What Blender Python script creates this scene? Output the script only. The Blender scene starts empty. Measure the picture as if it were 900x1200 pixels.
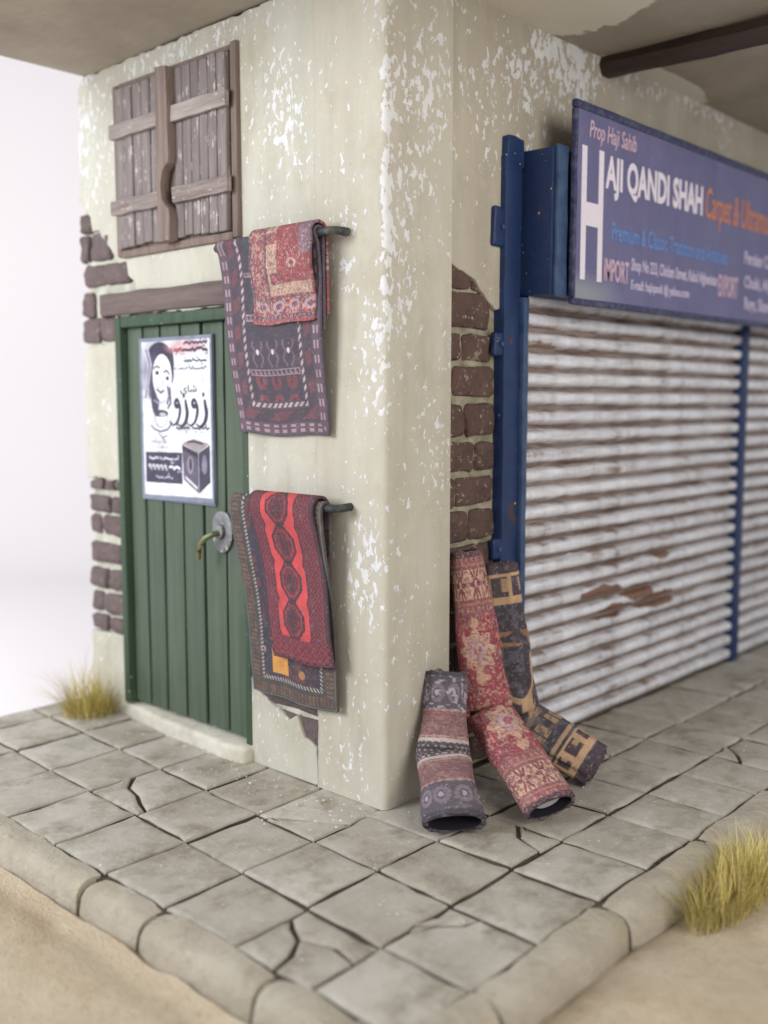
import bpy, bmesh, math, random
import numpy as np
from mathutils import Vector, Matrix, noise as mn
random.seed(7); rng = np.random.default_rng(7)
SC = bpy.context.scene; COL = SC.collection
R_ = math.radians
def S(r, g, b):
    f = lambda c: c/12.92 if c <= .04045 else ((c+.055)/1.055)**2.4
    return (f(r/255.), f(g/255.), f(b/255.))

# ------------------------------------------------------------------ camera, world, lamps, exposure
cd = bpy.data.cameras.new('camera'); cam = bpy.data.objects.new('camera', cd); COL.objects.link(cam)
cr, cu, cf = Vector((.679678, -.733510, 0)), Vector((.0800705, .0741942, .9940241)), Vector((.7291271, .6756165, -.1091607))
cam.matrix_world = Matrix(((cr.x, cu.x, -cf.x, -2.83155), (cr.y, cu.y, -cf.y, -2.61465), (cr.z, cu.z, -cf.z, 1.6), (0, 0, 0, 1)))
cd.sensor_fit = 'VERTICAL'; cd.sensor_height = 36; cd.lens = 36.06
cd.clip_start = .05; cd.clip_end = 100
cd.dof.use_dof = True; cd.dof.focus_distance = 3.98; cd.dof.aperture_fstop = .64
SC.camera = cam
W = bpy.data.worlds.new('World'); SC.world = W; W.use_nodes = True
bg = W.node_tree.nodes['Background']; bg.inputs[0].default_value = (.93, .96, 1.0, 1); bg.inputs[1].default_value = .52
def area(name, loc, target, size, energy, color):
    l = bpy.data.lights.new(name, 'AREA'); l.energy = energy; l.size = size; l.color = color
    o = bpy.data.objects.new(name, l); COL.objects.link(o); o.location = loc
    o.rotation_euler = (Vector(target)-Vector(loc)).to_track_quat('-Z', 'Y').to_euler()
    return o
area('key_softbox', (-5.6, 2.5, 3.3), (0, .6, 1.1), 2.8, 375, (.96, .98, 1.0))
area('warm_fill', (-1.3, -6.2, 3.4), (1.0, 0, 1.3), 3.4, 255, (1.0, .93, .84))
area('backdrop_lamp', (-3.2, 5.2, 4.6), (-1.0, 8.5, 1.5), 2.0, 270, (1.0, .95, .96))
vs = SC.view_settings; vs.view_transform = 'Standard'; vs.look = 'None'; vs.exposure = 0; vs.gamma = 1; vs.use_curve_mapping = False
SC.cycles.use_denoising = True

# ------------------------------------------------------------------ node helper
class N:
    def __init__(s, name):
        s.m = bpy.data.materials.new(name); s.m.use_nodes = True; s.t = s.m.node_tree; s.t.nodes.clear()
        s.o = s.n('ShaderNodeOutputMaterial'); s.p = s.n('ShaderNodeBsdfPrincipled'); s.l(s.p.outputs[0], s.o.inputs[0])
        s.tc = s.n('ShaderNodeTexCoord').outputs['Object']
    def n(s, ty): return s.t.nodes.new(ty)
    def l(s, a, b): s.t.links.new(a, b)
    def put(s, sock, v):
        if hasattr(v, 'is_output'): s.l(v, sock)
        elif isinstance(v, (tuple, list)) and len(v) == 3 and sock.type == 'RGBA': sock.default_value = (*v, 1)
        else: sock.default_value = v
    def mapv(s, scale=(1, 1, 1), loc=(0, 0, 0), v=None):
        m = s.n('ShaderNodeMapping'); s.l(v or s.tc, m.inputs[0]); m.inputs['Scale'].default_value = scale; m.inputs['Location'].default_value = loc
        return m.outputs[0]
    def shift(s):          # decorrelate copies that share a mesh
        oi = s.n('ShaderNodeObjectInfo'); a = s.n('ShaderNodeVectorMath'); a.operation = 'ADD'
        sc = s.math('MULTIPLY', oi.outputs['Random'], 37.0); s.l(s.tc, a.inputs[0]); s.l(sc, a.inputs[1]); s.tc = a.outputs[0]
        s.rand = oi.outputs['Random']; return s
    def noise(s, scale, detail=4, rough=.55, v=None, dist=0):
        n = s.n('ShaderNodeTexNoise'); s.l(v or s.tc, n.inputs['Vector']); n.inputs['Scale'].default_value = scale
        n.inputs['Detail'].default_value = detail; n.inputs['Roughness'].default_value = rough; n.inputs['Distortion'].default_value = dist
        return n.outputs[0]
    def vor(s, scale, v=None, feature='F1'):
        n = s.n('ShaderNodeTexVoronoi'); s.l(v or s.tc, n.inputs['Vector']); n.inputs['Scale'].default_value = scale; n.feature = feature
        return n.outputs[0]
    def math(s, op, a, b=0., clamp=False):
        n = s.n('ShaderNodeMath'); n.operation = op; n.use_clamp = clamp; s.put(n.inputs[0], a); s.put(n.inputs[1], b); return n.outputs[0]
    def add(s, *a):
        r = a[0]
        for x in a[1:]: r = s.math('ADD', r, x)
        return r
    def rmp(s, x, a, b, c=0., d=1.):
        n = s.n('ShaderNodeMapRange'); s.put(n.inputs[0], x); n.inputs[1].default_value = a; n.inputs[2].default_value = b
        n.inputs[3].default_value = c; n.inputs[4].default_value = d; return n.outputs[0]
    def mix(s, f, a, b, mode='MIX'):
        n = s.n('ShaderNodeMix'); n.data_type = 'RGBA'; n.blend_type = mode
        s.put(n.inputs[0], f); s.put(n.inputs[6], a); s.put(n.inputs[7], b); return n.outputs[2]
    def xyz(s, v=None):
        n = s.n('ShaderNodeSeparateXYZ'); s.l(v or s.tc, n.inputs[0]); return n.outputs
    def blob(s, c, r, k=1.):     # soft ellipsoid 1 at the centre, 0 at its rim
        m = s.n('ShaderNodeVectorMath'); m.operation = 'SUBTRACT'; s.l(s.tc, m.inputs[0]); m.inputs[1].default_value = c
        d = s.n('ShaderNodeVectorMath'); d.operation = 'DIVIDE'; s.l(m.outputs[0], d.inputs[0]); d.inputs[1].default_value = r
        l = s.n('ShaderNodeVectorMath'); l.operation = 'LENGTH'; s.l(d.outputs[0], l.inputs[0])
        return s.rmp(l.outputs['Value'], 1.15, .25, 0, k)
    def attr(s, name='col'):
        n = s.n('ShaderNodeAttribute'); n.attribute_name = name; return n.outputs['Color']
    def done(s, color, rough=.85, bump=None, strength=.4, dist=.01, metal=0., spec=.3):
        s.put(s.p.inputs['Base Color'], color); s.put(s.p.inputs['Roughness'], rough); s.put(s.p.inputs['Metallic'], metal)
        s.p.inputs['Specular IOR Level'].default_value = spec
        if bump is not None:
            b = s.n('ShaderNodeBump'); b.inputs['Strength'].default_value = strength; b.inputs['Distance'].default_value = dist
            s.l(bump, b.inputs['Height']); s.l(b.outputs[0], s.p.inputs['Normal'])
        return s.m

M = {}
# painted plaster with white flaked chips; zones are where the paint has come away
def plaster(name, base, base2, zones, lim=.628, chip=(.72, .72, .73)):
    s = N(name)
    z = None
    for c, r, k in zones:
        b = s.blob(c, r, k); z = b if z is None else s.math('MAXIMUM', z, b)
    v = s.mapv((1, 1, .62))
    n1 = s.noise(34, 3, .55, v, .25); n2 = s.noise(85, 3, .6, v, .2); n3 = s.noise(4.5, 3, .6)
    f = s.add(s.math('MULTIPLY', n1, .72), s.math('MULTIPLY', n2, .28), s.math('MULTIPLY', s.math('SUBTRACT', n3, .5), .22), s.math('MULTIPLY', z, .125))
    chipm = s.rmp(f, lim, lim+.016)
    streak = s.noise(3.2, 5, .6, s.mapv((1.6, 1.6, .25)))
    blot = s.noise(1.7, 6, .65)
    c = s.mix(s.rmp(streak, .35, .68), base, base2)
    c = s.mix(s.rmp(blot, .48, .72, 0, .55), c, S(160, 150, 130)); c = s.mix(s.rmp(s.noise(5, 6, .7, s.mapv((1.2, 1.2, .3))), .55, .72, 0, .4), c, S(150, 144, 126)); c = s.mix(s.rmp(s.noise(13, 6, .7), .56, .74, 0, .35), c, tuple(min(1, x*1.22) for x in base))
    sp = s.noise(70, 2, .5); c = s.mix(s.rmp(sp, .74, .78, 0, .5), c, S(104, 90, 70))
    c2 = s.mix(s.rmp(s.noise(30, 4), .35, .7), chip, tuple(x*.86 for x in chip))
    c = s.mix(chipm, c, c2)
    h = s.add(s.math('MULTIPLY', chipm, -.9), s.math('MULTIPLY', s.noise(9, 6, .65), .9), s.math('MULTIPLY', s.noise(120, 3), .12))
    return s.done(c, .82, h, .5, .008, spec=.25)
M['plaster_side'] = plaster('plaster_side', S(195, 193, 180), S(182, 180, 167),
    [((0, .55, 2.72), (.3, .28, .5), .75), ((0, 2.02, 2.85), (.2, .30, .5), .95), ((0, 1.2, 3.12), (.2, .9, .13), .8), ((0, .6, .2), (.2, .3, .25), .45),
     ((0, 1.9, 1.55), (.2, .25, .3), .25), ((0, .4, 1.3), (.2, .2, .2), .3)])
M['plaster_pillar'] = plaster('plaster_pillar', S(193, 189, 176), S(179, 173, 159),
    [((0, 0, 2.35), (.055, .03, 1.0), 1.9), ((.1, 0, 2.3), (.14, .05, .8), .8), ((0, .03, 1.75), (.12, .16, .34), 1.0), ((0, .1, .98), (.12, .13, .30), 1.15), ((.18, 0, 2.75), (.26, .1, .62), .9),
     ((.28, 0, 1.45), (.18, .1, .36), .75), ((0, .2, 2.25), (.1, .12, .35), .6), ((.1, 0, .9), (.2, .1, .8), .42), ((0, .2, .3), (.1, .2, .4), .5), ((.36, 0, 2.0), (.06, .1, .9), .5)])
M['plaster_front'] = plaster('plaster_front', S(185, 178, 163), S(168, 161, 147),
    [((.95, .06, 2.95), (.70, .2, .42), .7), ((1.25, .06, 3.10), (.34, .2, .24), 1.7), ((2.3, .06, 3.2), (1.2, .2, .1), .9)])
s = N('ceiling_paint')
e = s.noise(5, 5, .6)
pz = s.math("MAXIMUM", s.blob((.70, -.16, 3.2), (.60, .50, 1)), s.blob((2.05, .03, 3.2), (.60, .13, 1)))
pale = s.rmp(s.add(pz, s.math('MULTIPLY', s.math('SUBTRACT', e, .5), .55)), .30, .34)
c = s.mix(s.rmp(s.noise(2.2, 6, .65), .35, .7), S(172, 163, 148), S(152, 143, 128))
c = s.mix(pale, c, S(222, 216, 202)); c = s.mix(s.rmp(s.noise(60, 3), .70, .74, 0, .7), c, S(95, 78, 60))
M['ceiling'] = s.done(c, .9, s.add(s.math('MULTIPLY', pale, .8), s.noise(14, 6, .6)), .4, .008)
s = N('mortar'); c = s.mix(s.rmp(s.noise(12, 5), .35, .7), S(178, 172, 152), S(122, 114, 94))
M['mortar'] = s.done(c, .95, s.add(s.noise(30, 5, .7), s.noise(120, 2)), .8, .012)
s = N('mortar_grey'); c = s.mix(s.rmp(s.noise(14, 5), .35, .7), S(205, 206, 194), S(170, 168, 152))
M['mortar_grey'] = s.done(c, .95, s.noise(40, 5, .7), .7, .012)
def brickmat(name, a, b, w):
    s = N(name).shift(); c = s.mix(s.rmp(s.noise(9, 5, .6), .3, .7), a, b)
    c = s.mix(s.math('MULTIPLY', s.rand, .45), c, tuple(x*.62 for x in a))
    c = s.mix(s.rmp(s.noise(38, 4, .7), .61, .67, 0, w), c, S(190, 182, 160)); c = s.mix(s.rmp(s.noise(11, 5, .7), .62, .68, 0, w*.7), c, S(168, 160, 136))
    return s.done(c, .92, s.add(s.noise(25, 6, .7), s.math('MULTIPLY', s.vor(40), .4)), .9, .02)
M['brick_grey'] = brickmat('brick_grey', S(124, 108, 108), S(102, 90, 92), .35)
M['brick_brown'] = brickmat('brick_brown', S(110, 86, 80), S(84, 68, 64), .8)
def wood(name, a, b, axis=2, paint=None, k=1., scale=30, wear=.62):
    s = N(name).shift(); sc = [1, 1, 1]; sc[axis] = .06
    g = s.noise(scale, 5, .65, s.mapv(sc)); g2 = s.noise(scale*3.2, 3, .6, s.mapv(sc))
    c = s.mix(s.rmp(g, .32, .68), a, b); c = s.mix(s.rmp(g2, .54, .72, 0, .6), c, tuple(x*.45 for x in a))
    c = s.mix(s.math('MULTIPLY', s.rand, .3), c, tuple(x*.7 for x in b))
    c = s.mix(s.rmp(s.add(s.math('MULTIPLY', s.noise(16, 5, .7), .6), s.math('MULTIPLY', g2, .4)), wear, wear+.05, 0, .7*k), c, paint or S(205, 196, 190))
    return s.done(c, .85, s.add(g, s.math('MULTIPLY', g2, .5)), .7, .008)
M['old_wood'] = wood('old_wood', S(148, 138, 136), S(116, 106, 106), wear=.56)
M['pale_wood'] = wood('pale_wood', S(176, 166, 162), S(126, 112, 108), 1, wear=.58)
M['batten_wood'] = wood('batten_wood', S(150, 134, 126), S(114, 98, 94), 2)
M['frame_wood'] = wood('frame_wood', S(142, 124, 116), S(112, 98, 92), 2, k=.5)
M['lintel_wood'] = wood('lintel_wood', S(124, 110, 108), S(98, 86, 84), 1, k=.4)
s = N('green_paint').shift(); g = s.noise(26, 5, .6, s.mapv((1, 1, .05)))
c = s.mix(s.rmp(g, .3, .7), S(70, 86, 70), S(90, 102, 88)); c = s.mix(s.rmp(s.noise(4, 5), .5, .75, 0, .5), c, S(98, 106, 92))
c = s.mix(s.math('MULTIPLY', s.rand, .25), c, S(50, 68, 56)); c = s.mix(s.rmp(s.noise(75, 3, .6), .735, .76, 0, .8), c, S(200, 205, 195))
M['green_paint'] = s.done(c, .6, g, .35, .006, spec=.4)
s = N('green_frame_paint'); g = s.noise(26, 5, .6, s.mapv((1, 1, .08)))
c = s.mix(s.rmp(g, .3, .7), S(48, 68, 54), S(66, 86, 68)); c = s.mix(s.rmp(s.noise(60, 3, .6), .70, .73, 0, .9), c, S(196, 200, 190))
M['green_frame'] = s.done(c, .6, g, .35, .006, spec=.4)
s = N('navy_paint'); g = s.noise(8, 5, .6)
c = s.mix(s.rmp(g, .35, .7), S(28, 52, 96), S(24, 43, 80)); rust = s.rmp(s.add(s.noise(5, 6, .7), s.math('MULTIPLY', s.noise(30, 3), .25)), .735, .80)
c = s.mix(rust, c, S(74, 52, 44)); c = s.mix(s.rmp(s.noise(55, 2, .5), .735, .76), c, S(200, 205, 205))
M['navy_paint'] = s.done(c, .5, s.add(s.noise(20, 4), s.noise(90, 2)), .3, .006, spec=.45)
s = N('navy_edge'); c = s.mix(s.rmp(s.noise(14, 5), .4, .7), S(62, 84, 116), S(38, 60, 98)); M['navy_edge'] = s.done(c, .5, s.noise(30, 3), .3, .006, spec=.45)
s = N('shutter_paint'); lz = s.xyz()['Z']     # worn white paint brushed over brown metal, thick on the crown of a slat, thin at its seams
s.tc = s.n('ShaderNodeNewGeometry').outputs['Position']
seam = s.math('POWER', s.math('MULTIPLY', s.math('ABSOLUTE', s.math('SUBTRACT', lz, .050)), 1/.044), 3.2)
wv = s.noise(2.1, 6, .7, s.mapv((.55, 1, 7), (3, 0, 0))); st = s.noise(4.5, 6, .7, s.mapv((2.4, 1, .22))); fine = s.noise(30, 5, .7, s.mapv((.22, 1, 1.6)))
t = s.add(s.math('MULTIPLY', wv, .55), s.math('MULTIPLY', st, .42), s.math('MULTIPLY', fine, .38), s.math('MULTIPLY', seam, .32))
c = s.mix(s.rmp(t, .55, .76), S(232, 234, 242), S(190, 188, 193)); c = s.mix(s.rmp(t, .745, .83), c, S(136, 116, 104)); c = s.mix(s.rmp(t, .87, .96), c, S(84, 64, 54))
rz = None
for cc, rr in (((1.60, .04, .64), (.24, .3, .045)), ((1.98, .04, .60), (.20, .3, .05)), ((1.72, .04, .535), (.22, .3, .04)), ((2.18, .04, .53), (.26, .3, .05)), ((2.22, .04, .775), (.11, .3, .035)), ((3.9, .04, 1.25), (.3, .3, .1))):
    b = s.blob(cc, rr); rz = b if rz is None else s.math('MAXIMUM', rz, b)
rr = s.rmp(s.add(rz, s.math('MULTIPLY', s.math('SUBTRACT', s.noise(12, 6, .7, s.mapv((.7, 1, 1.8))), .5), 1.1)), .27, .37)
c = s.mix(rr, c, s.mix(s.rmp(s.noise(20, 4), .35, .7), S(132, 94, 76), S(104, 78, 66)))
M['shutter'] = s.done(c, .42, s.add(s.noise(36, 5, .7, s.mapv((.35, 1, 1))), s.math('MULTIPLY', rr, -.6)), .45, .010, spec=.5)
s = N('shutter_rust'); s.tc = s.n('ShaderNodeNewGeometry').outputs['Position']
c = s.mix(s.rmp(s.noise(7, 6, .7, s.mapv((.5, 1, 3))), .36, .66), S(96, 78, 68), S(150, 138, 132)); c = s.mix(s.rmp(s.noise(9, 5, .6, s.mapv((.4, 1, 5))), .56, .70), c, S(84, 62, 52))
M['shutter_rust'] = s.done(c, .7, s.noise(60, 4), .4, .006)
s = N('sign_print'); g = s.noise(5, 6, .7, s.mapv((1, 1, .5)))
c = s.mix(s.rmp(g, .35, .7), S(110, 108, 146), S(96, 96, 134)); c = s.mix(s.rmp(s.noise(40, 5, .7), .62, .72, 0, .35), c, S(150, 146, 170))
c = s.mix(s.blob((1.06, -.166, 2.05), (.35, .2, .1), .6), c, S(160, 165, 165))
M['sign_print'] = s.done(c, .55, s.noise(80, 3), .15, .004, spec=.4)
s = N('sign_edge'); c = s.mix(s.rmp(s.noise(30, 5, .7), .45, .65), S(58, 58, 92), S(88, 96, 116)); M['sign_edge'] = s.done(c, .6, s.noise(60, 3), .3, .004)
def ink(name, a, worn=.35):
    s = N(name); c = s.mix(s.rmp(s.noise(45, 5, .7), .52, .72, 0, worn), a, S(110, 100, 140)); return s.done(c, .55, spec=.35)
M['ink_white'] = ink('ink_white', S(226, 220, 232), .15); M['ink_pink'] = ink('ink_pink', S(200, 172, 190), .4); M['ink_pale'] = ink('ink_pale', S(196, 188, 214), .35)
M['ink_orange'] = ink('ink_orange', S(196, 128, 92), .45); M['ink_blue'] = ink('ink_blue', S(104, 136, 194), .3)
s = N('poster_ink'); M['poster_ink'] = s.done(S(58, 66, 82), .6)
s = N('poster_white_ink'); M['poster_white_ink'] = s.done(S(225, 225, 232), .6)
s = N('printed'); c = s.mix(s.rmp(s.noise(55, 3, .6), .60, .74, 0, .22), s.attr(), S(190, 186, 186)); M['printed'] = s.done(c, .5, s.noise(60, 3), .1, .003, spec=.4)
s = N('poster_back'); M['poster_back'] = s.done(S(112, 118, 132), .7, s.noise(60, 3), .3, .003)
def cloth(name, dust=.35):
    s = N(name); w = s.noise(170, 2, .6); c = s.mix(.22, s.attr(), S(136, 128, 134)); c = s.mix(s.rmp(s.noise(26, 5, .7), .56, .74, 0, dust), c, S(156, 148, 150)); c = s.mix(s.rmp(s.noise(90, 3, .7), .60, .70, 0, dust), c, S(190, 184, 182))
    return s.done(c, .9, s.add(w, s.math('MULTIPLY', s.noise(30, 4), .8)), .5, .006, spec=.15)
M['rug'] = cloth('rug', .22); M['rug_worn'] = cloth('rug_worn', .5)
s = N('paving_stone').shift()
n1 = s.noise(3.2, 6, .65); c = s.mix(s.rmp(n1, .35, .68), S(187, 183, 174), S(153, 148, 136)); c = s.mix(s.math('MULTIPLY', s.rand, .35), c, S(150, 140, 126))
c = s.mix(s.rmp(s.noise(5.5, 5, .7), .50, .70, 0, .75), c, S(120, 111, 92)); c = s.mix(s.rmp(s.noise(17, 6, .75), .52, .70, 0, .4), c, S(196, 190, 178)); c = s.mix(s.rmp(s.add(s.noise(46, 3, .6), s.math('MULTIPLY', s.noise(2, 3), .12)), .75, .775, 0, .7), c, S(214, 213, 206))
c = s.mix(s.rmp(s.noise(60, 2, .5), .75, .78, 0, .6), c, S(92, 86, 74))
M['paving'] = s.done(c, .72, s.add(s.noise(11, 6, .65), s.math('MULTIPLY', s.noise(80, 3), .2)), .55, .012, spec=.35)
s = N('kerb_stone').shift(); c = s.mix(s.rmp(s.noise(4, 6, .65), .35, .68), S(184, 176, 162), S(160, 151, 136)); c = s.mix(s.rmp(s.noise(7, 5, .7), .56, .74, 0, .6), c, S(184, 172, 140))
c = s.mix(s.rmp(s.noise(19, 6, .75), .54, .70, 0, .6), c, S(142, 132, 114)); c = s.mix(s.rmp(s.noise(40, 5, .7), .62, .70, 0, .6), c, S(205, 200, 190))
M['kerb'] = s.done(c, .78, s.add(s.noise(10, 7, .7), s.math('MULTIPLY', s.noise(70, 3), .2)), .9, .022)
s = N('joint_dirt'); c = s.mix(s.rmp(s.noise(9, 5), .35, .7), S(94, 86, 74), S(68, 61, 53)); M['joint'] = s.done(c, .95, s.noise(60, 4), .8, .01)
s = N('sand'); c = s.mix(s.rmp(s.noise(2.2, 6, .65), .35, .7), S(204, 190, 168), S(188, 172, 148)); c = s.mix(s.rmp(s.noise(26, 5, .7), .5, .75, 0, .45), c, S(158, 134, 102)); c = s.mix(s.rmp(s.noise(3.4, 5, .7, s.mapv((1, .45, 1))), .52, .70, 0, .55), c, S(172, 150, 118)); c = s.mix(s.rmp(s.noise(90, 3, .6), .6, .75, 0, .4), c, S(222, 208, 182))
M['sand'] = s.done(c, .95, s.add(s.noise(16, 7, .7), s.noise(120, 3)), .7, .02, spec=.15)
s = N('white_backdrop'); M['backdrop'] = s.done((.87, .84, .85), .9, spec=.1)
s = N('bare_metal'); c = s.mix(s.rmp(s.noise(24, 5, .7), .4, .65), S(140, 140, 142), S(96, 96, 100)); c = s.mix(s.rmp(s.noise(40, 4), .6, .66), c, S(206, 206, 204)); M['metal'] = s.done(c, .5, s.noise(40, 4), .4, .006, metal=.25, spec=.5)
s = N('verdigris'); c = s.mix(s.rmp(s.noise(18, 4), .4, .65), S(104, 128, 92), S(120, 98, 66)); M['verdigris'] = s.done(c, .45, metal=.3, spec=.5)
s = N('dark_rail'); c = s.mix(s.rmp(s.noise(20, 5), .5, .7), S(52, 60, 60), S(104, 98, 90)); M['rail'] = s.done(c, .6, s.noise(60, 4), .4, .005)
s = N('dark_beam'); c = s.mix(s.rmp(s.noise(12, 5, .7, s.mapv((1, .2, 1))), .4, .7), S(62, 46, 42), S(40, 32, 32)); M['beam'] = s.done(c, .55, s.noise(30, 4, .6, s.mapv((1, .2, 1))), .4, .006, spec=.4)
s = N('concrete'); c = s.mix(s.rmp(s.noise(8, 6, .65), .35, .7), S(206, 204, 192), S(180, 176, 162)); M['concrete'] = s.done(c, .85, s.noise(14, 6, .65), .5, .01)
s = N('grass_blades'); M['grass'] = s.done(s.attr(), .7, spec=.2)

# ------------------------------------------------------------------ object helpers
def link(name, me, mats, parent=None, smooth=True):
    if not isinstance(mats, (list, tuple)): mats = [mats]
    for m in mats: me.materials.append(m)
    o = bpy.data.objects.new(name, me); COL.objects.link(o)
    if parent: o.parent = parent
    if smooth:
        me.polygons.foreach_set('use_smooth', [True]*len(me.polygons)); me.set_sharp_from_angle(angle=R_(38))
    return o
def from_bm(name, bm, mats, parent=None, smooth=True):
    bmesh.ops.recalc_face_normals(bm, faces=bm.faces)
    me = bpy.data.meshes.new(name); bm.to_mesh(me); bm.free(); return link(name, me, mats, parent, smooth)
def thing(o, label, cat, group=None):
    o['label'] = label; o['category'] = cat
    if group: o['group'] = group
    return o
def empty(name, loc=(0, 0, 0), parent=None):
    o = bpy.data.objects.new(name, None); COL.objects.link(o); o.location = loc; o.empty_display_size = .1
    if parent: o.parent = parent
    return o
def box(bm, lo, hi, bev=.0, seg=2, jit=.0, mat=0):
    c = [(a+b)/2 for a, b in zip(lo, hi)]; d = [b-a for a, b in zip(lo, hi)]
    r = bmesh.ops.create_cube(bm, size=1, matrix=Matrix.Translation(c) @ Matrix.Diagonal((*d, 1)))
    fs = list({f for v in r['verts'] for f in v.link_faces})
    for f in fs: f.material_index = mat
    if bev:
        es = list({e for v in r['verts'] for e in v.link_edges})
        q = bmesh.ops.bevel(bm, geom=es, offset=bev, segments=seg, profile=.5, affect='EDGES')
    return r
def boxo(name, lo, hi, mat, parent, bev=.006, seg=2, jit=0., cuts=0, f=6., seed=0.):
    bm = bmesh.new(); box(bm, lo, hi, bev, seg)
    if cuts:
        ax = max(range(3), key=lambda i: hi[i]-lo[i]); L = hi[ax]-lo[ax]
        for k in range(1, cuts+1):
            no = [0, 0, 0]; no[ax] = 1; co = list(lo); co[ax] = lo[ax]+L*k/(cuts+1)
            bmesh.ops.bisect_plane(bm, geom=bm.verts[:]+bm.edges[:]+bm.faces[:], plane_co=co, plane_no=no)
    if jit:
        for v in bm.verts: v.co += Vector(mn.noise_vector(v.co*f+Vector((seed, seed*.7, 0))))*jit
    return from_bm(name, bm, mat, parent)
def tube(bm, pts, rad, seg=10, cap=True):
    pts = [Vector(p) for p in pts]; rings = []
    for i, p in enumerate(pts):
        t = (pts[min(i+1, len(pts)-1)]-pts[max(i-1, 0)]).normalized(); ref = Vector((0, 0, 1)) if abs(t.z) < .9 else Vector((1, 0, 0))
        a = t.cross(ref).normalized(); b = a.cross(t); r = rad[i] if isinstance(rad, (list, tuple)) else rad
        rings.append([bm.verts.new(p+(a*math.cos(k*2*math.pi/seg)+b*math.sin(k*2*math.pi/seg))*r) for k in range(seg)])
    for A, B in zip(rings, rings[1:]):
        for k in range(seg): bm.faces.new((A[k], A[(k+1) % seg], B[(k+1) % seg], B[k]))
    if cap: bm.faces.new(rings[0][::-1]); bm.faces.new(rings[-1])
def densify(poly, step=.03, jit=.006, seed=0., keep=lambda p: False, closed=True):
    out = []; n = len(poly)
    for i in range(n if closed else n-1):
        a, b = Vector(poly[i]).to_2d(), Vector(poly[(i+1) % n]).to_2d(); k = max(1, int((b-a).length/step))
        for j in range(k):
            p = a.lerp(b, j/k)
            if not keep(p):
                d = mn.noise_vector(Vector((p.x*14+seed, p.y*14, seed)))+.6*mn.noise_vector(Vector((p.x*40+seed, p.y*40, seed)))
                p = p+Vector((d[0], d[1]))*jit
            out.append((p.x, p.y))
    return out
def slab2d(name, loops, thick, bev, mat, parent, frame):
    """filled 2D outline with holes, given thickness and a rounded rim; frame maps local (x, y, z) to the world"""
    cu = bpy.data.curves.new(name, 'CURVE'); cu.dimensions = '2D'; cu.fill_mode = 'BOTH'; cu.extrude = thick/2-bev; cu.bevel_depth = bev; cu.bevel_resolution = 1; cu.offset = -bev
    for lp in loops:
        sp = cu.splines.new('POLY'); sp.points.add(len(lp)-1); sp.use_cyclic_u = True
        for p, q in zip(sp.points, lp): p.co = (q[0], q[1], 0, 1)
    t = bpy.data.objects.new('t', cu); COL.objects.link(t); dg = bpy.context.evaluated_depsgraph_get(); dg.update()
    me = bpy.data.meshes.new_from_object(t.evaluated_get(dg)); bpy.data.objects.remove(t); me.transform(frame); me.materials.clear(); me.name = name
    return link(name, me, mat, parent)
def face_x(x): return Matrix(((0, 0, 1, x), (-1, 0, 0, 0), (0, 1, 0, 0), (0, 0, 0, 1)))    # local x -> -Y, y -> Z  (seen from -X)
def face_y(y): return Matrix(((1, 0, 0, 0), (0, 0, 1, y), (0, 1, 0, 0), (0, 0, 0, 1)))      # local x -> X, y -> Z

def tile_poly(name, poly, top, depth, mat, parent, bev=.016, gap=.010, step=.06, jit=.006, seed=0., tilt=(0, 0)):
    P = [Vector(p) for p in poly]
    A = sum(P[i].x*P[(i+1) % len(P)].y-P[(i+1) % len(P)].x*P[i].y for i in range(len(P)))
    if A < 0: P.reverse()
    P = [Vector(p) for p in densify(P, step, jit, seed)]
    n = len(P); nor = []
    for i in range(n):
        t = (P[(i+1) % n]-P[i-1]).normalized(); nor.append(Vector((-t.y, t.x)))
    bm = bmesh.new(); rings = []; c = sum(P, Vector((0, 0)))/n
    for ins, z in ((gap, -depth), (gap, top-bev*.8), (gap+bev*.3, top-bev*.28), (gap+bev, top), (gap+bev*1.9, top+.001)):
        rings.append([bm.verts.new(((P[i]+nor[i]*ins).x, (P[i]+nor[i]*ins).y, z+((P[i]-c).x*tilt[0]+(P[i]-c).y*tilt[1] if z > 0-depth*.5 else 0) + (.004*mn.noise(Vector((P[i].x*9, P[i].y*9, seed))) if z > top-bev*.9 else 0))) for i in range(n)])
    for j, (Q, T) in enumerate(zip(rings, rings[1:])):
        for k in range(n): bm.faces.new((Q[k], Q[(k+1) % n], T[(k+1) % n], T[k])).material_index = 1 if j == 0 else 0
    bm.faces.new(rings[-1]); bmesh.ops.triangulate(bm, faces=[f for f in bm.faces if len(f.verts) > 4])
    return from_bm(name, bm, mat, parent)

# ------------------------------------------------------------------ setting: backdrop, ground, pavement
bm = bmesh.new(); prof = [(-9, -.34), (4.0, -.34)]+[(4.0+1.6*math.sin(a), -.34+1.6*(1-math.cos(a))) for a in np.linspace(.15, math.pi/2, 10)]+[(5.6, 7.5)]
prof = [(d+3.2, z) for d, z in prof]
h = Vector((cf.x, cf.y, 0)).normalized(); sd = Vector((h.y, -h.x, 0)); rows = []
for d, z in prof: rows.append([bm.verts.new(h*d+sd*q+Vector((0, 0, z))) for q in (-12, 12)])
for A, B in zip(rows, rows[1:]): bm.faces.new((A[0], A[1], B[1], B[0]))
o = from_bm('backdrop', bm, M['backdrop']); o['kind'] = 'structure'

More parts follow.
